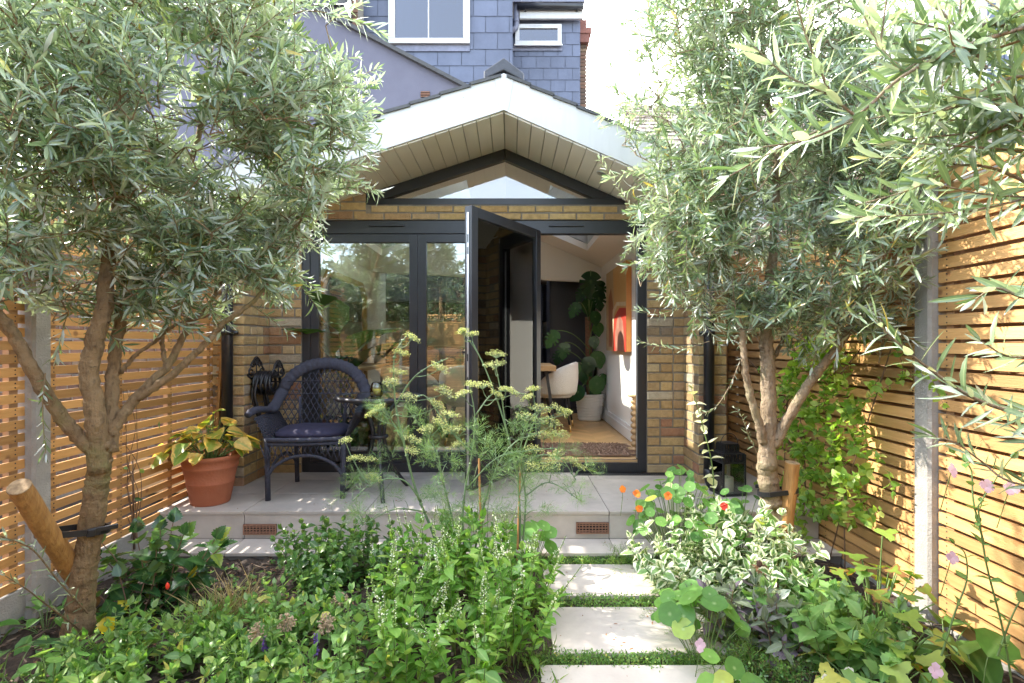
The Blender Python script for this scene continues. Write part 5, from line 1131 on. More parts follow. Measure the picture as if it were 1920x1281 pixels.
# houseplants
pc = Vector((1.03, 6.93, FZ)); t = thing('white_plant_pot', 'white horizontally ribbed plant pot on the parquet floor', 'plant pot', pc); pr = [(0,0),(.135,0),(.145,.01)]
for k in range(9): z = .02 + k*.036; r = .148 + .0046*k; pr += [(r,z),(r+.004,z+.012),(r+.004,z+.026),(r,z+.034)]
pr += [(.193,.345),(.178,.345),(.17,.31),(0,.30)]
MB().lathe(pr, pc, 40).build('pot_body', m_pot_w, t, smooth=True)
mo = thing('monstera', 'tall climbing cheese plant with split leaves on a brown moss pole', 'plant', pc + Vector((0,0,.31))); b = MB(); b.tube([pc + Vector((0,0,.3)), pc + Vector((-.02,0,1.34))], .042, 14); b.build('moss_pole', m_moss, mo, smooth=True)
st_ = MB(); bg1 = LeafBag(); bg2 = LeafBag()
for (px, py, Lf, bag, fx, dn) in [(1108,528,.36,bg1,(-.1,-1,.35),(0,-.1,-1)), (1124,560,.26,bg1,(.2,-1,.3),(.3,0,-1)), (1078,578,.22,bg1,(-.4,-1,.2),(-.5,0,-.8)), (1104,572,.24,bg2,(.1,-1,.3),(.1,0,-1)), (1036,632,.26,bg1,(-.3,-1,.4),(-.6,0,-.8)), (1058,655,.22,bg1,(0,-1,.2),(-.1,0,-1)), (1122,615,.19,bg2,(0,-1,.2),(.2,0,-1)), (1114,640,.17,bg2,(0,-1,.3),(.1,0,-1)), (1120,672,.25,bg2,(-.1,-1,.2),(.3,.1,-.9)), (1104,682,.24,bg2,(0,-1,.1),(-.2,0,-1)),
        (1120,720,.26,bg2,(.1,-1,.2),(0,0,-1)), (1117,738,.20,bg2,(.2,-1,.1),(.2,0,-1)), (1083,735,.24,bg2,(-.3,-1,.2),(-.6,0,-.7)), (1097,700,.24,bg2,(0,-1,.2),(0,0,-1)), (1138,712,.19,bg2,(.6,-.8,0),(0,0,-1)), (1078,690,.2,bg2,(-.2,-1,.3),(-.5,0,-.8)), (1117,594,.19,bg2,(.2,-1,.2),(.2,0,-1)), (1128,540,.26,bg1,(.5,-.8,.2),(.3,0,-1)), (1092,548,.24,bg1,(-.4,-.9,.3),(-.6,0,-.8)), (1048,668,.2,bg1,(0,-1,.3),(-.3,0,-1))]:
    c = np.array(P(px, py, 6.80 + rng.normal()*.05)); dn = unit(dn); base = c - dn*Lf*.4
    if base[0] > 1.2: base[0] = 1.2
    bag.add(base, dn, np.array(fx, float) + rv()*.12, Lf, 1, .15)
    s0 = np.array(pc) + np.array([-.01, -.03, min(1.34, max(.35, base[2]-pc.z - .25))]); st_.tube([Vector(q) for q in bez(s0, (s0+base)/2 + np.array([0,-.03,.14]), base, 8)], .006, 6)
st_.build('stem', m_stem, mo, smooth=True); bg1.build('foliage', mo, m_monst, T_MONST); bg2.build('foliage', mo, m_monst, T_HEART)
# pale things on the window side of the room
t = thing('gilt_mirror', 'clipped corner mirror in a gilt frame on the side wall', 'mirror', (-1.88, 6.1, 1.3)); ya, yb, za, zb = 5.30, 6.95, 1.05, 2.05
oc = [(ya,za),(yb,za),(yb,zb-.18),(yb-.2,zb),(ya+.2,zb),(ya,zb-.18)]; ic = [(ya+.06,za+.06),(yb-.06,za+.06),(yb-.06,zb-.21),(yb-.225,zb-.06),(ya+.225,zb-.06),(ya+.06,zb-.21)]
b = MB()
for k in range(6): k2 = (k+1) % 6; b.prism([(-1.8975, *oc[k]), (-1.8975, *oc[k2]), (-1.8975, *ic[k2]), (-1.8975, *ic[k])], (.035, 0, 0))
b.build('frame', m_gold, t); b = MB(); b.prism([(-1.895, y, z) for y, z in ic], (.008, 0, 0)); b.build('mirror_glass', m_mirror, t)
t = thing('console_table', 'wooden console table under the gilt mirror', 'table', (-1.72, 6.1, FZ)); b = MB(); b.box(-1.895, 5.3, FZ+.70, -1.55, 6.9, FZ+.74); b.build('table_top', m_oaktop, t, bevel=.004)
for x in (-1.86, -1.585):
    for y in (5.34, 6.86): MB().box(x-.02, y-.02, FZ, x+.02, y+.02, FZ+.6995).build('leg', m_oaktop, t)
def strap_plant(name, lab, c, n, L, mat, tip=.8):
    t = thing(name, lab, 'plant', c); bag = LeafBag(); mb = MB()
    for i in range(n):
        a = i*2.4; o = np.array([math.cos(a), math.sin(a), 0]); h = L*(.5 + .6*rng.random()); e = np.array(c) + o*.12*L + np.array([0,0,h]); mb.tube([Vector(q) for q in bez(np.array(c), np.array(c) + np.array([0,0,h*.6]), e, 6)], .007, 6)
        bag.add(e, o*.55 + np.array([0,0,tip]) + rv()*.2, o*-.6 + np.array([0,0,.8]), L*.7, .72, .35)
    mb.build('stem', m_stem, t, smooth=True); bag.build('foliage', t, mat, T_BROAD); return t
def basket(name, lab, c, r0, r1, h, mat):
    t = thing(name, lab, 'basket', c); pr = [(0,0),(r0,0)] 
    for k in range(16): s = (k+.5)/16; pr.append((r0 + (r1-r0)*s + (.004 if k % 2 else -.002), h*s))
    pr += [(r1+.004,h),(r1-.012,h),(r0-.012,.02),(0,.02)]; MB().lathe(pr, c, 36).build('basket_body', mat, t, smooth=True); return t
basket('woven_basket', 'tall tan woven basket behind the glass next to the armchair', (-1.26, 4.83, FZ), .10, .125, .42, m_basket)
b = MB(); b.lathe([(0,0),(.15,0),(.19,.2),(.2,.3),(.185,.3),(.18,.27),(0,.26)], (-1.58, 5.0, FZ), 30); tag(b.build('dark_planter', m_black, smooth=True), 'dark round planter behind the corner of the glass door', 'plant pot')
strap_plant('strelitzia', 'large paddle leaved houseplant behind the corner of the glass door', (-1.58, 5.0, FZ+.26), 9, .85, m_monst)
oc_ = Vector((-1.62, 6.55, FZ+.741)); t = thing('orchid', 'white flowering orchid on the wooden console table', 'plant', oc_); b = MB(); b.lathe([(0,0),(.05,0),(.065,.11),(.055,.11),(.05,.09),(0,.09)], oc_, 24); b.build('pot', m_pot_w, t, smooth=True)
b = MB(); b.tube([oc_ + Vector(q) for q in ((0,0,.09),(.02,-.01,.3),(.06,-.03,.46),(.14,-.05,.5))], .003, 6); b.build('stem', m_stem, t); fb = LeafBag(); lb = LeafBag()
for k in range(6):
    c = np.array(oc_) + np.array([.08 + .02*k, -.05, .50 - .045*k])
    for j in range(5): a = j*1.257; fb.add(c, [math.cos(a), -.2, math.sin(a)], [0,-1,.1], .045, 1.4, 0)
for k in range(6): a = k*1.05; lb.add(np.array(oc_) + np.array([0,0,.1]), [math.cos(a), math.sin(a), .45], [0,0,1], .2, .7, .4)
fb.build('flower', t, m_petal_w, T_PETAL); lb.build('foliage', t, m_monst, T_BROAD)
lc = Vector((-.22, 6.05, 2.24)); t = thing('pendant_lamp', 'woven rattan dome pendant lamp above the dining table', 'lamp', lc); b = MB(); b.lathe([(.185,0),(.18,.06),(.15,.13),(.10,.17),(.04,.19),(.03,.19),(.09,.165),(.14,.125),(.172,.06),(.178,0)], lc, 36); b.build('lamp_shade', m_rattan, t, smooth=True); MB().tube([lc + Vector((0,0,.18)), lc + Vector((0,0,.58))], .004, 6).build('cord', m_black, t)
b = MB(); b.box(.15, 4.70, FZ, 1.06, 5.26, FZ+.012)
for k in range(90): y = 4.70 + .56*rng.random(); b.bar((1.06, y, FZ+.008), (1.06 + .03 + .07*rng.random(), y + rng.normal()*.02, FZ+.006), .003, .003, rnd=.5)
for k in range(1500): x, y = rng.uniform(.15, 1.06), rng.uniform(4.7, 5.26); p = Vector((x, y, FZ+.010)); b.bar(p, p + Vector((rng.normal()*.006, rng.normal()*.006, .012)), .005, .005, rnd=rng.random())
tag(b.build('fringed_rug', m_rug), 'brown woven rug with a ragged fringe inside the open doorway', 'rug')
c = Vector((1.155, 4.98, FZ)); b = MB(); pr = [(0,0),(.055,0),(.055,.02)]
for k in range(8): z = .03 + k*.056; pr += [(.014,z),(.030,z+.015),(.034,z+.028),(.030,z+.041),(.014,z+.056)]
pr += [(.02,.485),(.06,.50),(.06,.512),(0,.512)]; b.lathe(pr, c, 24); tag(b.build('bobbin_stand', m_oaktop, smooth=True, origin=c), 'turned wooden bobbin stand peeping out behind the door frame', 'stand')

# ---------------------------------------------------------------- beds: plants near the shaded fence
def gp(px, py): p = G(px, py); return p.x, p.y
mint_spots = [(-1.08, 2.28, 'mint clump around the stalks of the dry allium heads'), (-1.42, 2.12, 'mint clump in front of the fine grass tuft'), (-1.62, 2.22, 'mint clump touching the foot of the shaded olive trunk'), (-1.25, 2.28, 'mint clump on the shaded side beside the purple salvia spikes'), (-.98, 2.12, 'mint clump in front of the dry allium heads'), (-1.55, 2.05, 'mint clump between the olive trunk and the picture bottom'), (-1.38, 1.82, 'low mint clump at the very bottom under the olive trunk'), (-.72, 2.38, 'mint clump behind the rightmost allium head'), (-.92, 1.88, 'mint clump along the bottom edge beside the basil'), (-1.75, 1.95, 'straggling mint clump nearest the grey gravel board'), (-1.0, 2.42, 'mint clump just behind the largest allium head'), (-1.10, 1.72, 'mint clump cut by the bottom edge below the purple salvia'), (-.70, 1.75, 'mint clump cut by the bottom edge beside the pale basil spike'), (-.62, 2.02, 'mint clump against the foot of the white flowered basil')]
for (x, y, lab) in mint_spots: herb('mint_plant', lab, 'plant', x, y, 17, rng.uniform(.18, .24) if x < -.9 else rng.uniform(.22, .3), .17, T_OVATE, .052, .030, m_mint, group='mint clumps')
basil_spots = [(-.42, 2.62, 'flowering basil clump behind, under the fennel stems'), (-.15, 2.68, 'flowering basil clump at the foot of the cane tied fennel'), (.04, 2.60, 'flowering basil clump leaning over the back paving slab'), (-.50, 2.28, 'flowering basil clump in the thick of the herb bed'), (-.22, 2.32, 'tallest flowering basil clump in the middle of the herb bed'), (.02, 2.22, 'flowering basil clump hanging over the middle paving slab'), (-.40, 1.98, 'flowering basil clump along the bottom edge with a pale spike'), (-.12, 1.95, 'leafy basil clump at the bottom beside the path'), (-.30, 2.85, 'flowering basil clump nearest the patio step')]
for (x, y, lab) in basil_spots: herb('basil_plant', lab, 'plant', x, y, 14, rng.uniform(.42, .52) if y > 2.1 else .36, .15, T_OVATE, .062, .036, m_basil, start=.22, group='flowering basil clumps', flower=(.12, .7, .014))
for (x, y, lab) in ((-1.08, 3.02, 'bushy dark green plant crowding the step below the air brick'), (-.80, 3.0, 'bushy dark green plant between the step and the fennel'), (-.98, 2.78, 'bushy dark green plant in front at the edge of the mulch')):
    herb('leafy_bush', lab, 'plant', x, y, 20, .34, .20, T_BROAD, .052, .032, m_shrub, group='bushy green plants by the step', W=.9)
x, y = gp(300, 1135); t = herb('hibiscus_shrub', 'glossy dark leaved shrub with a single red bud by the olive trunk', 'shrub', x, y, 9, .42, .22, T_TOOTH, .115, .062, m_dark, m_wstem, W=1.15, r=.004, ang=68)
b = MB(); c = P(314, 1100, 2.5); b.lathe([(0,-.016),(.007,-.008),(.009,.003),(.006,.014),(0,.02)], c, 12); b.build('red_bud', m_petal_r, t, smooth=True)
x, y = gp(215, 1160); herb('hibiscus_shrub', 'low glossy dark shrub leaning across the foot of the olive trunk', 'shrub', x+.1, y, 6, .22, .2, T_TOOTH, .10, .06, m_dark, m_wstem, W=1.15, r=.0035, ang=70)
x, y = gp(85, 1185); stalked('primrose', 'small primrose rosette against the gravel board behind the olive trunk', 'plant', x, y, 14, .12, .12, T_BROAD, .10, m_prim, W=.8, hmin=.2)
stalked('lily_leaves', 'pointed glossy lily leaves in the bottom corner by the fence', 'plant', -1.88, 1.95, 9, .20, .17, T_LANCE, .17, m_dark, W=1.2, hmin=.4, curl=.2)
stalked('columbine', 'pale rounded columbine leaves on thin stalks at the bottom corner', 'plant', -1.62, 1.88, 12, .24, .16, T_ROUND, .06, m_nast, hmin=.3, centred=True, tilt=.35)
x, y = gp(420, 1150)
for (px, py, mt, lab, n, h) in ((435, 1160, m_drygrass, 'tawny dry grass tuft spilling over the mulch', 480, .15), (385, 1190, m_grass, 'fine green grass tuft in front of the dark shrub', 420, .13)):
    x, y = gp(px, py); t = thing('grass_tuft', lab, 'grass tuft', (x, y, -.05)); q = np.c_[x + rng.normal(size=n)*.055, y + rng.normal(size=n)*.045, np.full(n, -.045)]; d = rv(n)*.9 + np.array([.5, -.3, .55]); leaves('foliage', t, mt, T_BLADE, q, d, rv(n), h*(.6 + .8*rng.random(n)), .8, None, .35 + .5*rng.random(n))
for (px, py, Z_, lab) in ((612,1170,2.15,'round dry allium seedhead beside the purple salvia spike'), (537,1168,2.2,'largest round dry allium seedhead, over the grass tuft'), (482,1187,2.12,'open dry allium seedhead on a yellow stalk'), (637,1126,2.4,'small dry allium seedhead farthest back among the mint')):
    c = P(px, py, Z_); t = thing('allium', lab, 'flower', (c.x, c.y, -.05), 'dry allium heads'); b = MB(); b.tube([(c.x+.02, c.y, -.05), (c.x+.012, c.y, c.z*.5), c], .0042, 6); b.build('stem', m_stem, t, smooth=True); b = MB(); rr = .034
    for _ in range(90):
        u = rv(); e = c + Vector(u)*rr*(.75+.4*rng.random()); b.tube([c, e], .0008, 3, cap=False); b.lathe([(0,-.004),(.0045,0),(0,.004)], e, 5)
    b.build('seedhead', m_dry, t)
for (px, py, h, Z_, lab) in ((592,1208,.085,2.1,'purple salvia spike rising beside the allium heads'), (497,1208,.055,2.1,'shorter purple salvia spike by the yellow allium stalk')):
    c = P(px, py, Z_); t = thing('purple_salvia', lab, 'flower', (c.x, c.y, -.05), 'purple salvia spikes'); b = MB(); b.tube([(c.x, c.y, -.05), c + Vector((0,0,h*.5))], .002, 5); b.build('stem', m_stem, t); bag = LeafBag()
    for k in range(60): s = k/60; bag.add(np.array(c) + np.array([0,0,-h*.5 + h*s]), rv()*[1,1,.4] + [0,0,.4], rv(), .016*(1.1-.6*s), 1.2, 0)
    bag.build('flower_spike', t, m_petal_v, T_PETAL)
for (px, py) in ((430,1110),(455,1108),(470,1120),(410,1060),(385,1010),(500,1060)):
    pass
# ---------------------------------------------------------------- fennel, tied to canes
def fennel(lab, base, stems, umbels, fronds):
    t = thing('fennel', lab, 'plant', base, 'tall fennel plants'); mb = MB(); tops = []; nodes = []
    for pts, r0 in stems:
        sp = smooth_path([np.array(base) if p is None else np.array(P(*p)) for p in pts], 7); mb.tube(sp, np.linspace(r0, .0022, len(sp)), 8, rnd=rng.random()); nodes += sp[2:]
        for k in range(5, len(sp), 7): mb.lathe([(r0*.9,-.006),(r0*1.25,0),(r0*.9,.006)], sp[k], 8)
    ub = LeafBag(); na = np.array(nodes)
    for (px, py, Z_, s) in umbels:
        c = np.array(P(px, py, Z_)); lower = na[na[:,2] < c[2] - .03]; src = lower if len(lower) else na; i = int(np.argmin(np.sum((src - c)**2, axis=1))); a = src[i]; d = unit(c - a); mb.tube(list(bez(a, (a+c)/2 + np.array([0,0,-.03]) + rv()*.015, c, 6)), np.linspace(.0028, .0016, 6), 5, cap=False)
        dn = unit(np.array([0,0,1.]) + d*.6 + rv()*.25); u = unit(np.cross(dn, rv())); v = np.cross(dn, u)
        for k in range(19):
            a_ = k*2.4; q = math.sqrt((k+.5)/19); e = c + (u*math.cos(a_) + v*math.sin(a_))*s*1.25*q + dn*s*(.75 - .3*q) + rv()*s*.12; mb.tube([c, (c+e)/2 + dn*.004, e], .0008, 3, cap=False)
            for _ in range(13): ub.add(e + rv()*.010, rv() + dn*.6, dn + rv()*.5, .0065, 1.2, 0)
    fb = LeafBag()
    for (px, py, Z_, L) in fronds:
        c = np.array(P(px, py, Z_)); i = int(np.argmin(np.sum((na - c)**2, axis=1))); a = na[i]; o = unit((c - a)*[1,1,.3] + rv()*.25 + np.array([0,0,.15])); m = a + o*L*.45 + np.array([0,0,.05*L])
        mb.tube(list(bez(a, (a+m)/2 + np.array([0,0,.02]), m, 4)), .0016, 4, cap=False); frond(fb, m, o + np.array([0,0,-.15]), L); frond(fb, m, o + rv()*.7, L*.75)
    mb.build('stem', m_fstem, t, smooth=True); fb.build('foliage', t, m_fennel, T_BLADE)
    if ub.p: ub.build('flower_head', t, m_umbel, T_PETAL)
    return t
def scatter(n, x0, x1, y0, y1, Z0, Z1, L): return [(rng.uniform(x0, x1), rng.uniform(y0, y1), rng.uniform(Z0, Z1), L*rng.uniform(.7, 1.3)) for _ in range(n)]
fennel('tall fennel with a thick grey stem reaching across the glass table', Vector((-.33, 2.86, -.05)),
  [([None,(815,1010,2.82),(780,920,2.8),(757,830,2.78),(742,760,2.77),(738,700,2.77),(742,660,2.77),(762,630,2.77)], .0085), ([(757,830,2.78),(735,790,2.76),(715,760,2.75)], .005), ([(742,760,2.77),(770,715,2.72),(800,690,2.7),(840,672,2.7)], .005), ([(790,940,2.8),(755,900,2.75),(700,905,2.7),(660,940,2.66)], .005), ([(800,960,2.8),(740,955,2.7),(680,985,2.65)], .004)],
  [(770,638,2.77,.035),(745,705,2.76,.04),(735,722,2.74,.035),(752,668,2.77,.035),(712,772,2.75,.035),(700,780,2.75,.03),(690,868,2.72,.035),(665,865,2.7,.03),(770,830,2.76,.04),(772,850,2.76,.03),(648,830,2.7,.022),(820,695,2.7,.04),(830,740,2.7,.045),(815,765,2.7,.04),(765,750,2.72,.035),(700,900,2.7,.03)],
  scatter(34, 640, 800, 780, 980, 2.65, 2.85, .13) + scatter(8, 600, 720, 960, 1060, 2.6, 2.8, .13))
fennel('tall fennel in the middle with arching stems before the open door edge', Vector((-.22, 2.9, -.05)),
  [([None,(868,1000,2.88),(872,920,2.87),(885,850,2.86),(890,780,2.86),(880,720,2.86)], .007), ([None,(850,980,2.86),(830,900,2.84),(815,840,2.83),(760,760,2.8)], .006), ([None,(900,980,2.86),(930,880,2.84),(965,830,2.83),(1005,815,2.82)], .006), ([(885,850,2.86),(840,800,2.84),(800,745,2.82),(780,745,2.8)], .0045), ([(872,920,2.87),(930,860,2.82),(990,845,2.8),(1050,840,2.8)], .004), ([(890,780,2.86),(930,735,2.86),(990,740,2.86)], .004)],
  [(870,745,2.86,.04),(905,730,2.85,.045),(930,745,2.85,.035),(850,815,2.84,.05),(860,840,2.84,.04),(800,810,2.82,.035),(825,800,2.82,.04),(885,725,2.86,.03),(840,785,2.83,.045),(1000,735,2.86,.03),(960,740,2.86,.03)],
  scatter(54, 780, 960, 800, 980, 2.7, 2.95, .14) + scatter(10, 760, 900, 930, 1010, 2.6, 2.8, .14))
fennel('tall fennel tied to a bamboo cane with pale heads before the doorway', Vector((.045, 2.92, -.05)),
  [([None,(975,1000,2.9),(973,930,2.9),(968,880,2.9),(948,800,2.89),(925,730,2.88),(900,670,2.88),(872,628,2.88)], .0075), ([None,(982,1000,2.9),(985,930,2.9),(975,860,2.88),(985,800,2.86),(1010,770,2.85)], .006), ([(973,930,2.9),(1000,860,2.86),(1050,860,2.84),(1080,900,2.82)], .0045), ([(948,800,2.89),(940,740,2.88),(930,690,2.87)], .004), ([(900,670,2.88),(885,640,2.88)], .003), ([(985,930,2.9),(1030,905,2.85),(1090,940,2.8)], .004), ([(968,880,2.9),(1010,775,2.86),(1045,765,2.85)], .004)],
  [(868,625,2.88,.025),(885,632,2.88,.03),(930,672,2.87,.045),(928,692,2.87,.05),(948,735,2.87,.03),(985,790,2.86,.05),(1010,775,2.85,.055),(1030,800,2.85,.055),(1045,775,2.84,.045),(1020,825,2.85,.05),(1050,820,2.84,.04),(1000,850,2.85,.045),(1045,860,2.84,.05),(1070,870,2.83,.04),(1035,880,2.84,.045),(1000,880,2.85,.04),(990,750,2.86,.03),(1062,775,2.84,.022),(1085,880,2.82,.03)],
  scatter(52, 930, 1090, 830, 990, 2.75, 2.98, .14) + scatter(8, 930, 1000, 760, 840, 2.8, 2.9, .1))
for (px0, py0, px1, py1, Z_, lab) in ((905,1040,898,860,2.86,'bamboo cane supporting the middle fennel'), (968,1075,976,860,2.9,'bamboo cane tied to the fennel before the doorway')):
    a = P(px0, py0, Z_); a.z = -.05; b = MB(); e = P(px1, py1, Z_); b.tube([a, e], .0055, 8)
    for k in range(1, 6): p = a.lerp(e, k/6); b.tube([p - Vector((0,0,.003)), p + Vector((0,0,.003))], .0068, 8)
    tag(b.build('bamboo_cane', m_cane, origin=a), lab, 'cane', 'bamboo canes')
b = MB(); c = P(974, 1034, 2.9)
for k in range(3): b.tube([c + Vector((.017*math.cos(a), .014*math.sin(a), .004*k)) for a in np.linspace(0, 6.28, 14)[:-1]], .002, 5, closed=True)
b.tube([c + Vector((0,-.015,0)), c + Vector((.012,-.02,-.02)), c + Vector((.008,-.02,-.045))], .002, 5); tag(b.build('string_tie', m_petal_w, origin=c), 'white string knotted round the fennel and its cane', 'string')
stalked('nasturtium', 'pale green nasturtium glowing in the light behind the fennel', 'plant', .12, 3.12, 20, .30, .15, T_ROUND, .085, m_nast, centred=True, tilt=.5, hmin=.45, face=(0,-.6,0), group='nasturtium plants')
# ---------------------------------------------------------------- the sunny bed
nas = [(.80, 2.42, 12, .26, .13, .075, 'nasturtium lying over the edge of the middle slab below the variegated leaves'), (.98, 3.12, 78, .60, .30, .066, 'nasturtium with orange flowers climbing over the patio edge'), (1.30, 3.08, 60, .50, .26, .066, 'nasturtium with a red flower below the lantern'), (.80, 2.22, 15, .32, .16, .088, 'large leaved nasturtium trailing over the middle paving slab'), (.80, 2.0, 6, .16, .12, .085, 'nasturtium with its lowest round leaf on the bottom slab')]
for (x, y, n, h, s, L, lab) in nas: stalked('nasturtium', lab, 'plant', x, y, n, h, s, T_ROUND, L, m_nast, centred=True, tilt=.55, hmin=.3, face=(-.15,-.45,0), group='nasturtium plants')
def bloom(name, lab, px, py, Z_, mt, s, n=5, grp=None, stem=True):
    c = P(px, py, Z_); t = thing(name, lab, 'flower', c, grp); bag = LeafBag(); f = unit([rng.normal()*.3, -1, .35]); u = unit(np.cross(f, [0,0,1.])); v = np.cross(u, f)
    for k in range(n): a = 6.283*k/n + .3; d = u*math.cos(a) + v*math.sin(a); bag.add(np.array(c), d + f*.45, f + d*-.3, s*(.85+.3*rng.random()), 1.7, .1)
    bag.build('petals', t, mt, T_PETAL)
    if stem: b = MB(); b.tube([c, c + Vector((.005,.02,-.05)), c + Vector((0,.05,-.16))], .0016, 5); b.build('stem', m_stem, t)
for (px, py, Z_, mt, lab) in ((1167,918,2.95,m_petal_o,'orange nasturtium flower farthest out over the patio'), (1194,926,2.95,m_petal_o,'amber nasturtium flower just beside the outermost orange one'), (1198,954,2.93,m_petal_o,'small orange nasturtium flower near the patio riser'), (1253,930,2.93,m_petal_o,'orange nasturtium flower half hidden in white leaves'), (1358,950,2.9,m_petal_r,'bright red nasturtium flower beside a grassy blade')):
    bloom('nasturtium_flower', lab, px, py, Z_, mt, .022, grp='nasturtium flowers')
va = [(.88, 2.84, 'variegated white and green plant spilling over the back paving slab'), (1.02, 2.98, 'variegated white and green plant crowding the patio corner'), (1.28, 2.92, 'variegated white and green plant below the red flower'), (1.10, 2.74, 'variegated white and green plant beside the back paving slab'), (1.45, 2.86, 'variegated white and green plant at the foot of the sunny olive'), (1.30, 2.62, 'low variegated plant in the thick of the sunny bed')]
for (x, y, lab) in va: herb('variegated_plant', lab, 'plant', x, y, 13, rng.uniform(.40, .50) if y > 2.85 else .32, .21, T_BROAD, .062, .042, m_varieg, group='variegated plants', W=.95)
t = thing('cream_leaved_stem', 'tall thin plant with cream leaves standing before the black downpipe', 'plant', (1.11, 3.16, -.05)); b = MB(); bag = LeafBag(); leafy_twig(b, bag, smooth_path([np.array((1.19,3.16,-.05)), np.array(P(1338,900,3.16)), np.array(P(1318,800,3.16)), np.array(P(1297,730,3.16))], 6), .006, .002, .062, .055, .25, 75, .5, upb=0); b.build('stem', m_stem, t, smooth=True); bag.w = [q*1.25 for q in bag.w]; bag.build('foliage', t, m_cream, T_BROAD)
sg = [(.98, 2.36, 'purple sage in front beside the nasturtium leaves'), (1.12, 2.24, 'purple sage with grey leaves between thyme and nettle'), (1.12, 2.44, 'purple sage under the dead brown flower heads')]
for (x, y, lab) in sg: herb('purple_sage', lab, 'plant', x, y, 9, .25, .14, T_LANCE, .085, .04, m_sage, m_wstem, group='purple sage plants', W=1.35)
for (x, y, lab) in ((.98, 2.08, 'low thyme mat beside the bottom paving slab'), (1.12, 1.98, 'low thyme mat along the bottom edge of the sunny bed')): herb('thyme', lab, 'plant', x, y, 40, .13, .15, T_OVATE, .018, .012, m_shrub, m_wstem, r=.0012, group='thyme mats')
nt_ = [(1.30, 2.36, 'toothed leaved plant like a nettle in the middle of the sunny bed'), (1.48, 2.52, 'toothed leaved plant against the gravel board'), (1.42, 2.20, 'toothed leaved plant low in front of the yellowing leaves'), (1.28, 2.10, 'toothed leaved plant nearest the thyme')]
for (x, y, lab) in nt_: herb('toothed_plant', lab, 'plant', x, y, 12, .30, .17, T_TOOTH, .080, .048, m_nettle, group='toothed leaved plants', W=1.0)
for (x, y, n, h, lab) in ((1.66, 2.42, 20, .42, 'yellowing lobed anemone leaves before the concrete post'), (1.55, 2.16, 20, .30, 'browning lobed anemone leaves at the bottom of the sunny bed'), (1.36, 1.96, 18, .22, 'green lobed anemone leaves along the bottom edge')): stalked('anemone', lab, 'plant', x, y, n, h, .20, T_LOBED, .098, m_lobed, hmin=.35, tilt=.6, r=.003, group='lobed anemone plants', curl=.25)
for (x, y, n, lab) in ((1.86, 2.28, 10, 'big crinkled primrose leaves at the foot of the concrete post'), (1.74, 1.98, 6, 'single large round primrose leaf near the bottom corner')): stalked('primrose', lab, 'plant', x, y, n, .17, .17, T_BROAD, .16, m_prim, W=1.25, hmin=.25, tilt=.5)
for (px, py, Z_, lab) in ((1424,1058,2.55,'dead brown coneflower head, uppermost of the three'), (1433,1066,2.53,'dead brown coneflower head beside the uppermost one'), (1455,1098,2.5,'dead brown coneflower head lowest of the three')):
    c = P(px, py, Z_); t = thing('dead_coneflower', lab, 'flower', c, 'dead coneflower heads'); b = MB(); b.lathe([(0,-.014),(.012,-.010),(.014,0),(.009,.014),(0,.019)], c, 12); b.build('cone', m_drybrown, t); bag = LeafBag()
    for k in range(14): a = k*.45; bag.add(np.array(c) - [0,0,.008], [math.cos(a), math.sin(a), -.5 + rng.normal()*.3], rv(), .035, .5, .3)
    bag.build('petals', t, m_drypetal, T_PETAL); b = MB(); b.tube([c, c + Vector((.03,.02,-.15)), c + Vector((.05,.03,-.32))], .0022, 5); b.build('stem', m_wstem, t)
pk = [(1784,882,1.95),(1850,912,1.9),(1893,915,1.9),(1784,1046,1.95),(1752,1258,1.85)]
sal = thing('pink_salvia', 'pink salvia with thin arching stems along the slats by the concrete post', 'plant', (1.62, 1.93, -.05)); b = MB(); bag = LeafBag()
for pts in ([(1900,1300,1.9),(1880,1180,1.9),(1850,1060,1.9),(1835,960,1.9),(1840,940,1.9),(1880,880,1.9),(1895,860,1.9)], [(1845,1020,1.9),(1825,940,1.92),(1820,880,1.95),(1790,850,1.95)], [(1765,1230,1.95),(1790,1150,1.95),(1812,1090,1.95),(1810,1040,1.95),(1790,1020,1.95)], [(1870,1230,1.9),(1900,1150,1.9),(1935,1090,1.9)], [(1800,1230,1.85),(1770,1200,1.85),(1750,1190,1.85)]):
    leafy_twig(b, bag, smooth_path([np.array(P(*p)) for p in pts], 6), .0038, .0018, .048, .075, .12, 62, .4, upb=.5)
b.build('stem', m_stem, sal, smooth=True); bag.w = [q*1.3 for q in bag.w]; bag.build('foliage', sal, m_nettle, T_OVATE)
for (px, py, Z_), lab in zip(pk, ('pink salvia flower highest beside the concrete post', 'pink salvia flower on the forked stem, inner of the pair', 'pink salvia flower at the picture edge, outer of the pair', 'pink salvia flower drooping halfway down the slats', 'pale pink salvia flower at the bottom by the round primrose leaf')): bloom('salvia_flower', lab, px, py, Z_, m_petal_p, .026, 4, 'pink salvia flowers')
bloom('cosmos_flower', 'pale pink flower on a thin stalk over the bottom slab', 1312, 1208, 2.05, m_petal_p, .026, 4)
for (px, py, lab) in ((1592,1258,'white flower at the bottom among lobed leaves'), (1547,1272,'tiny white flower at the very bottom edge')): bloom('white_flower', lab, px, py, 1.95, m_petal_w, .016, 5, 'small white flowers')
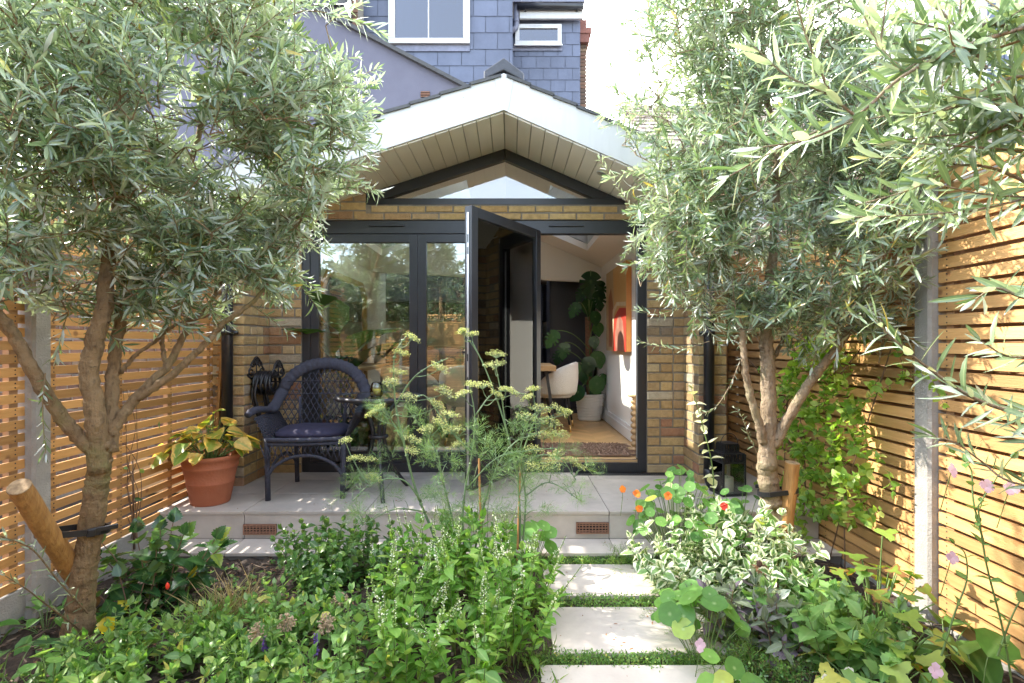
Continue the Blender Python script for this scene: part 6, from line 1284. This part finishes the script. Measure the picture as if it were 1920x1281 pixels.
# climbers
jc = thing('jasmine_climber', 'bright lime climber scrambling over the sunlit fence behind the stake', 'climber', (1.93, 3.3, -.05)); b = MB(); bag = LeafBag()
for k in range(170):
    px = rng.normal(1535, 48); py = rng.uniform(640, 980); Z_ = 1.93/((px-957)/1000) if px > 1200 else 3.3; Z_ = min(4.3, max(2.7, Z_)); c = np.array(P(px, py, Z_)); c[0] = min(c[0], 1.98)
    e = c + rv()*[.05,.14,.14] + np.array([-.04,0,.03]); leafy_twig(b, bag, bez(c, (c+e)/2 + rv()*.04, e, 6), .0018, .001, .056, .028, .05, 65, .8)
for k in range(7): y = rng.uniform(3.1, 3.7); b.tube(smooth_path([np.array((1.95, y, -.05)), np.array((1.97, y+rng.normal()*.15, .4)), np.array((1.96, y+rng.normal()*.3, .8)), np.array((1.98, y+rng.normal()*.4, 1.25))], 5), .0035, 6)
for pts in ([(1600,760,3.0),(1640,740,2.85),(1680,715,2.75)], [(1620,800,2.95),(1625,860,2.95),(1600,905,3.0)], [(1680,715,2.75),(1735,700,2.5),(1770,760,2.35)]): leafy_twig(b, bag, smooth_path([np.array(P(*p)) for p in pts], 6), .0018, .001, .04, .035, .05, 65, .6)
b.build('stem', m_wstem, jc, smooth=True); bag.w = [q*1.4 for q in bag.w]; bag.build('foliage', jc, m_jas, T_OVATE)
vc = thing('bare_climber', 'nearly bare brown climber twisting up a cane on the shaded fence', 'climber', P(255, 1010, 3.25)); b = MB(); bag = LeafBag(); b.tube([P(252,1030,3.25), P(248,860,3.25)], .006, 8)
for k in range(6):
    o = rng.normal(size=6)*9; leafy_twig(b, LeafBag(), smooth_path([np.array(P(255+o[0]*.4,1010,3.22)), np.array(P(250+o[1],930,3.2)), np.array(P(242+o[2],870,3.2)), np.array(P(235+o[3]*1.5,800,3.18)), np.array(P(225+o[4]*2.2,730,3.15))], 6), .0028, .0012, .04, .2, .9, tip=False)
for (px, py) in ((240,880),(225,905),(252,935),(222,940),(262,880),(300,790)): bag.add(np.array(P(px, py, 3.18)), rv(), rv(), .045, 1, .2)
b.build('stem', m_wstem, vc, smooth=True); bag.build('foliage', vc, m_shrub, T_OVATE)
# ground cover in the joints of the path
gc = LeafBag()
def cover(n, x0, x1, y0, y1, h, z=-.05):
    for _ in range(n): gc.add(np.array([rng.uniform(x0, x1), rng.uniform(y0, y1), z]), rv()*.7 + [0,0,1.], rv(), h*(.5+rng.random()), 2.6, .3)
cover(700, .05, 1.05, 3.175, 3.262, .03); cover(500, .1, 1.1, 2.66, 2.772, .028); cover(500, .05, 1.05, 2.18, 2.257, .03); cover(500, -.1, .2, 2.0, 3.2, .05); cover(700, .98, 1.3, 2.0, 3.2, .06)
kind(gc.build('creeping_ground_cover', None, m_grass, T_BLADE), 'stuff')
mo_ = LeafBag()
for _ in range(6500): mo_.add(np.array([rng.uniform(.05, 1.05), rng.choice([rng.uniform(2.18, 2.255), rng.uniform(3.18, 3.26), rng.uniform(2.66, 2.77)]), -.045 + .035*rng.random()**1.5]), rv() + [0,0,.5], [0,0,1.] + rv()*.5, .012, 1.2, 0)
for (x0, x1, y0, y1) in ((.19,.99,2.775,3.172),(.185,.985,2.26,2.657),(.12,.92,1.78,2.177)):
    for _ in range(700):
        e = abs(rng.normal())*.014; sd_ = rng.random(); x, y = (rng.uniform(x0, x1), y0 + e if rng.random() < .5 else y1 - e) if sd_ < .7 else (x0 + e if rng.random() < .5 else x1 - e, rng.uniform(y0, y1))
        if noise.noise(Vector((x*9, y*9, 3))) > .02: mo_.add(np.array([x, y, -.029]), rv() + [0,0,.25], [0,0,1.] + rv()*.5, .009, 1.2, 0)
kind(mo_.build('moss', None, m_mint, T_OVATE), 'stuff')
for (x, y, lab, s) in ((.70, 3.15, 'feathery green tuft at the step edge over the back slab', .17), (.93, 2.70, 'feathery lime tuft at the side of the back slab', .14), (.92, 2.36, 'feathery grey green tuft beside the middle slab', .14), (.92, 2.12, 'feathery green tuft trailing over the bottom slab', .17), (.80, 2.95, 'feathery green tuft sprawling on the back paving slab', .15), (.82, 2.56, 'feathery tuft between the big nasturtium leaves and the variegated plant', .16)):
    t = thing('feathery_tuft', lab, 'plant', (x, y, -.05), 'feathery tufts by the path'); fb = LeafBag()
    for k in range(9): frond(fb, np.array([x + rng.normal()*.05, y + rng.normal()*.03, -.03]), rv()*.8 + [-.2,-.2,.8], s)
    fb.build('foliage', t, m_grass, T_BLADE)
# seedlings and fallen leaves on the mulch
bag = LeafBag()
for _ in range(240): x, y = rng.uniform(-2.2, -.7), rng.uniform(2.2, 3.2); bag.add(np.array([x, y, -.03]), rv()*[1,1,.3], [0,0,1.] + rv()*.4, rng.uniform(.015, .045), 1, .1)
kind(bag.build('fallen_leaves', None, m_drypetal, T_LANCE), 'stuff')
sd_ = LeafBag()
for _ in range(130):
    x, y = rng.uniform(-2.0, -.7), rng.uniform(2.3, 3.2)
    for k in range(6): sd_.add(np.array([x, y, -.03]), rv()*[1,1,.2] + [0,0,.7], [0,0,1.], rng.uniform(.015, .04), 1, .2)
kind(sd_.build('weeds', None, m_mint, T_OVATE), 'stuff')

hg = thing('hedge', 'dark hedge added beyond the shaded slat fence to darken its gaps', 'hedge', (-6.6, 4, -.1)); n = 12000  # added so that no bright background shows between the slats
q = np.c_[rng.uniform(-7.0, -6.4, n), rng.uniform(-12, 5.5, n), rng.uniform(0, 2.65, n)]; leaves('foliage', hg, m_hedge, T_OVATE, q, rv(n) + [.3,0,.2], rv(n), .16*(.6+.8*rng.random(n)))
MB().box(-7.2, -12, -.1, -6.8, 5.5, 2.5).build('branches', m_wstem, hg)

hg = thing('hedge', 'tall dark hedge added past the garden end to darken the door glass', 'hedge', (-1, -6.5, -.1)); n = 12000  # unseen, added to give the door glass a dark green reflection
q = np.c_[rng.uniform(-6.5, 6, n), rng.uniform(-7.0, -6.3, n), rng.uniform(0, 3.7, n)]; leaves('foliage', hg, m_hedge, T_OVATE, q, rv(n) + [0,.3,.2], rv(n), .17*(.6+.8*rng.random(n)))
MB().box(-6.5, -7.3, -.1, 6, -6.9, 3.4).build('branches', m_wstem, hg)
bag = LeafBag()                                             # leaf litter on the paving
for (n, x0, x1, y0, y1, z) in ((70, -2.2, 1.9, 3.52, 4.4, PZ+.002), (26, -2.2, 1.9, 3.28, 3.5, .002), (20, .2, .95, 2.8, 3.15, -.028), (26, .2, .95, 2.28, 2.64, -.028), (14, .15, .9, 1.8, 2.16, -.028)):
    for _ in range(n): bag.add(np.array([rng.uniform(x0, x1), rng.uniform(y0, y1), z]), rv()*[1,1,.12], [0,0,1.] + rv()*.3, rng.uniform(.008, .032), .9, rng.normal()*.2)
kind(bag.build('leaf_litter', None, m_drypetal, T_LANCE), 'stuff')
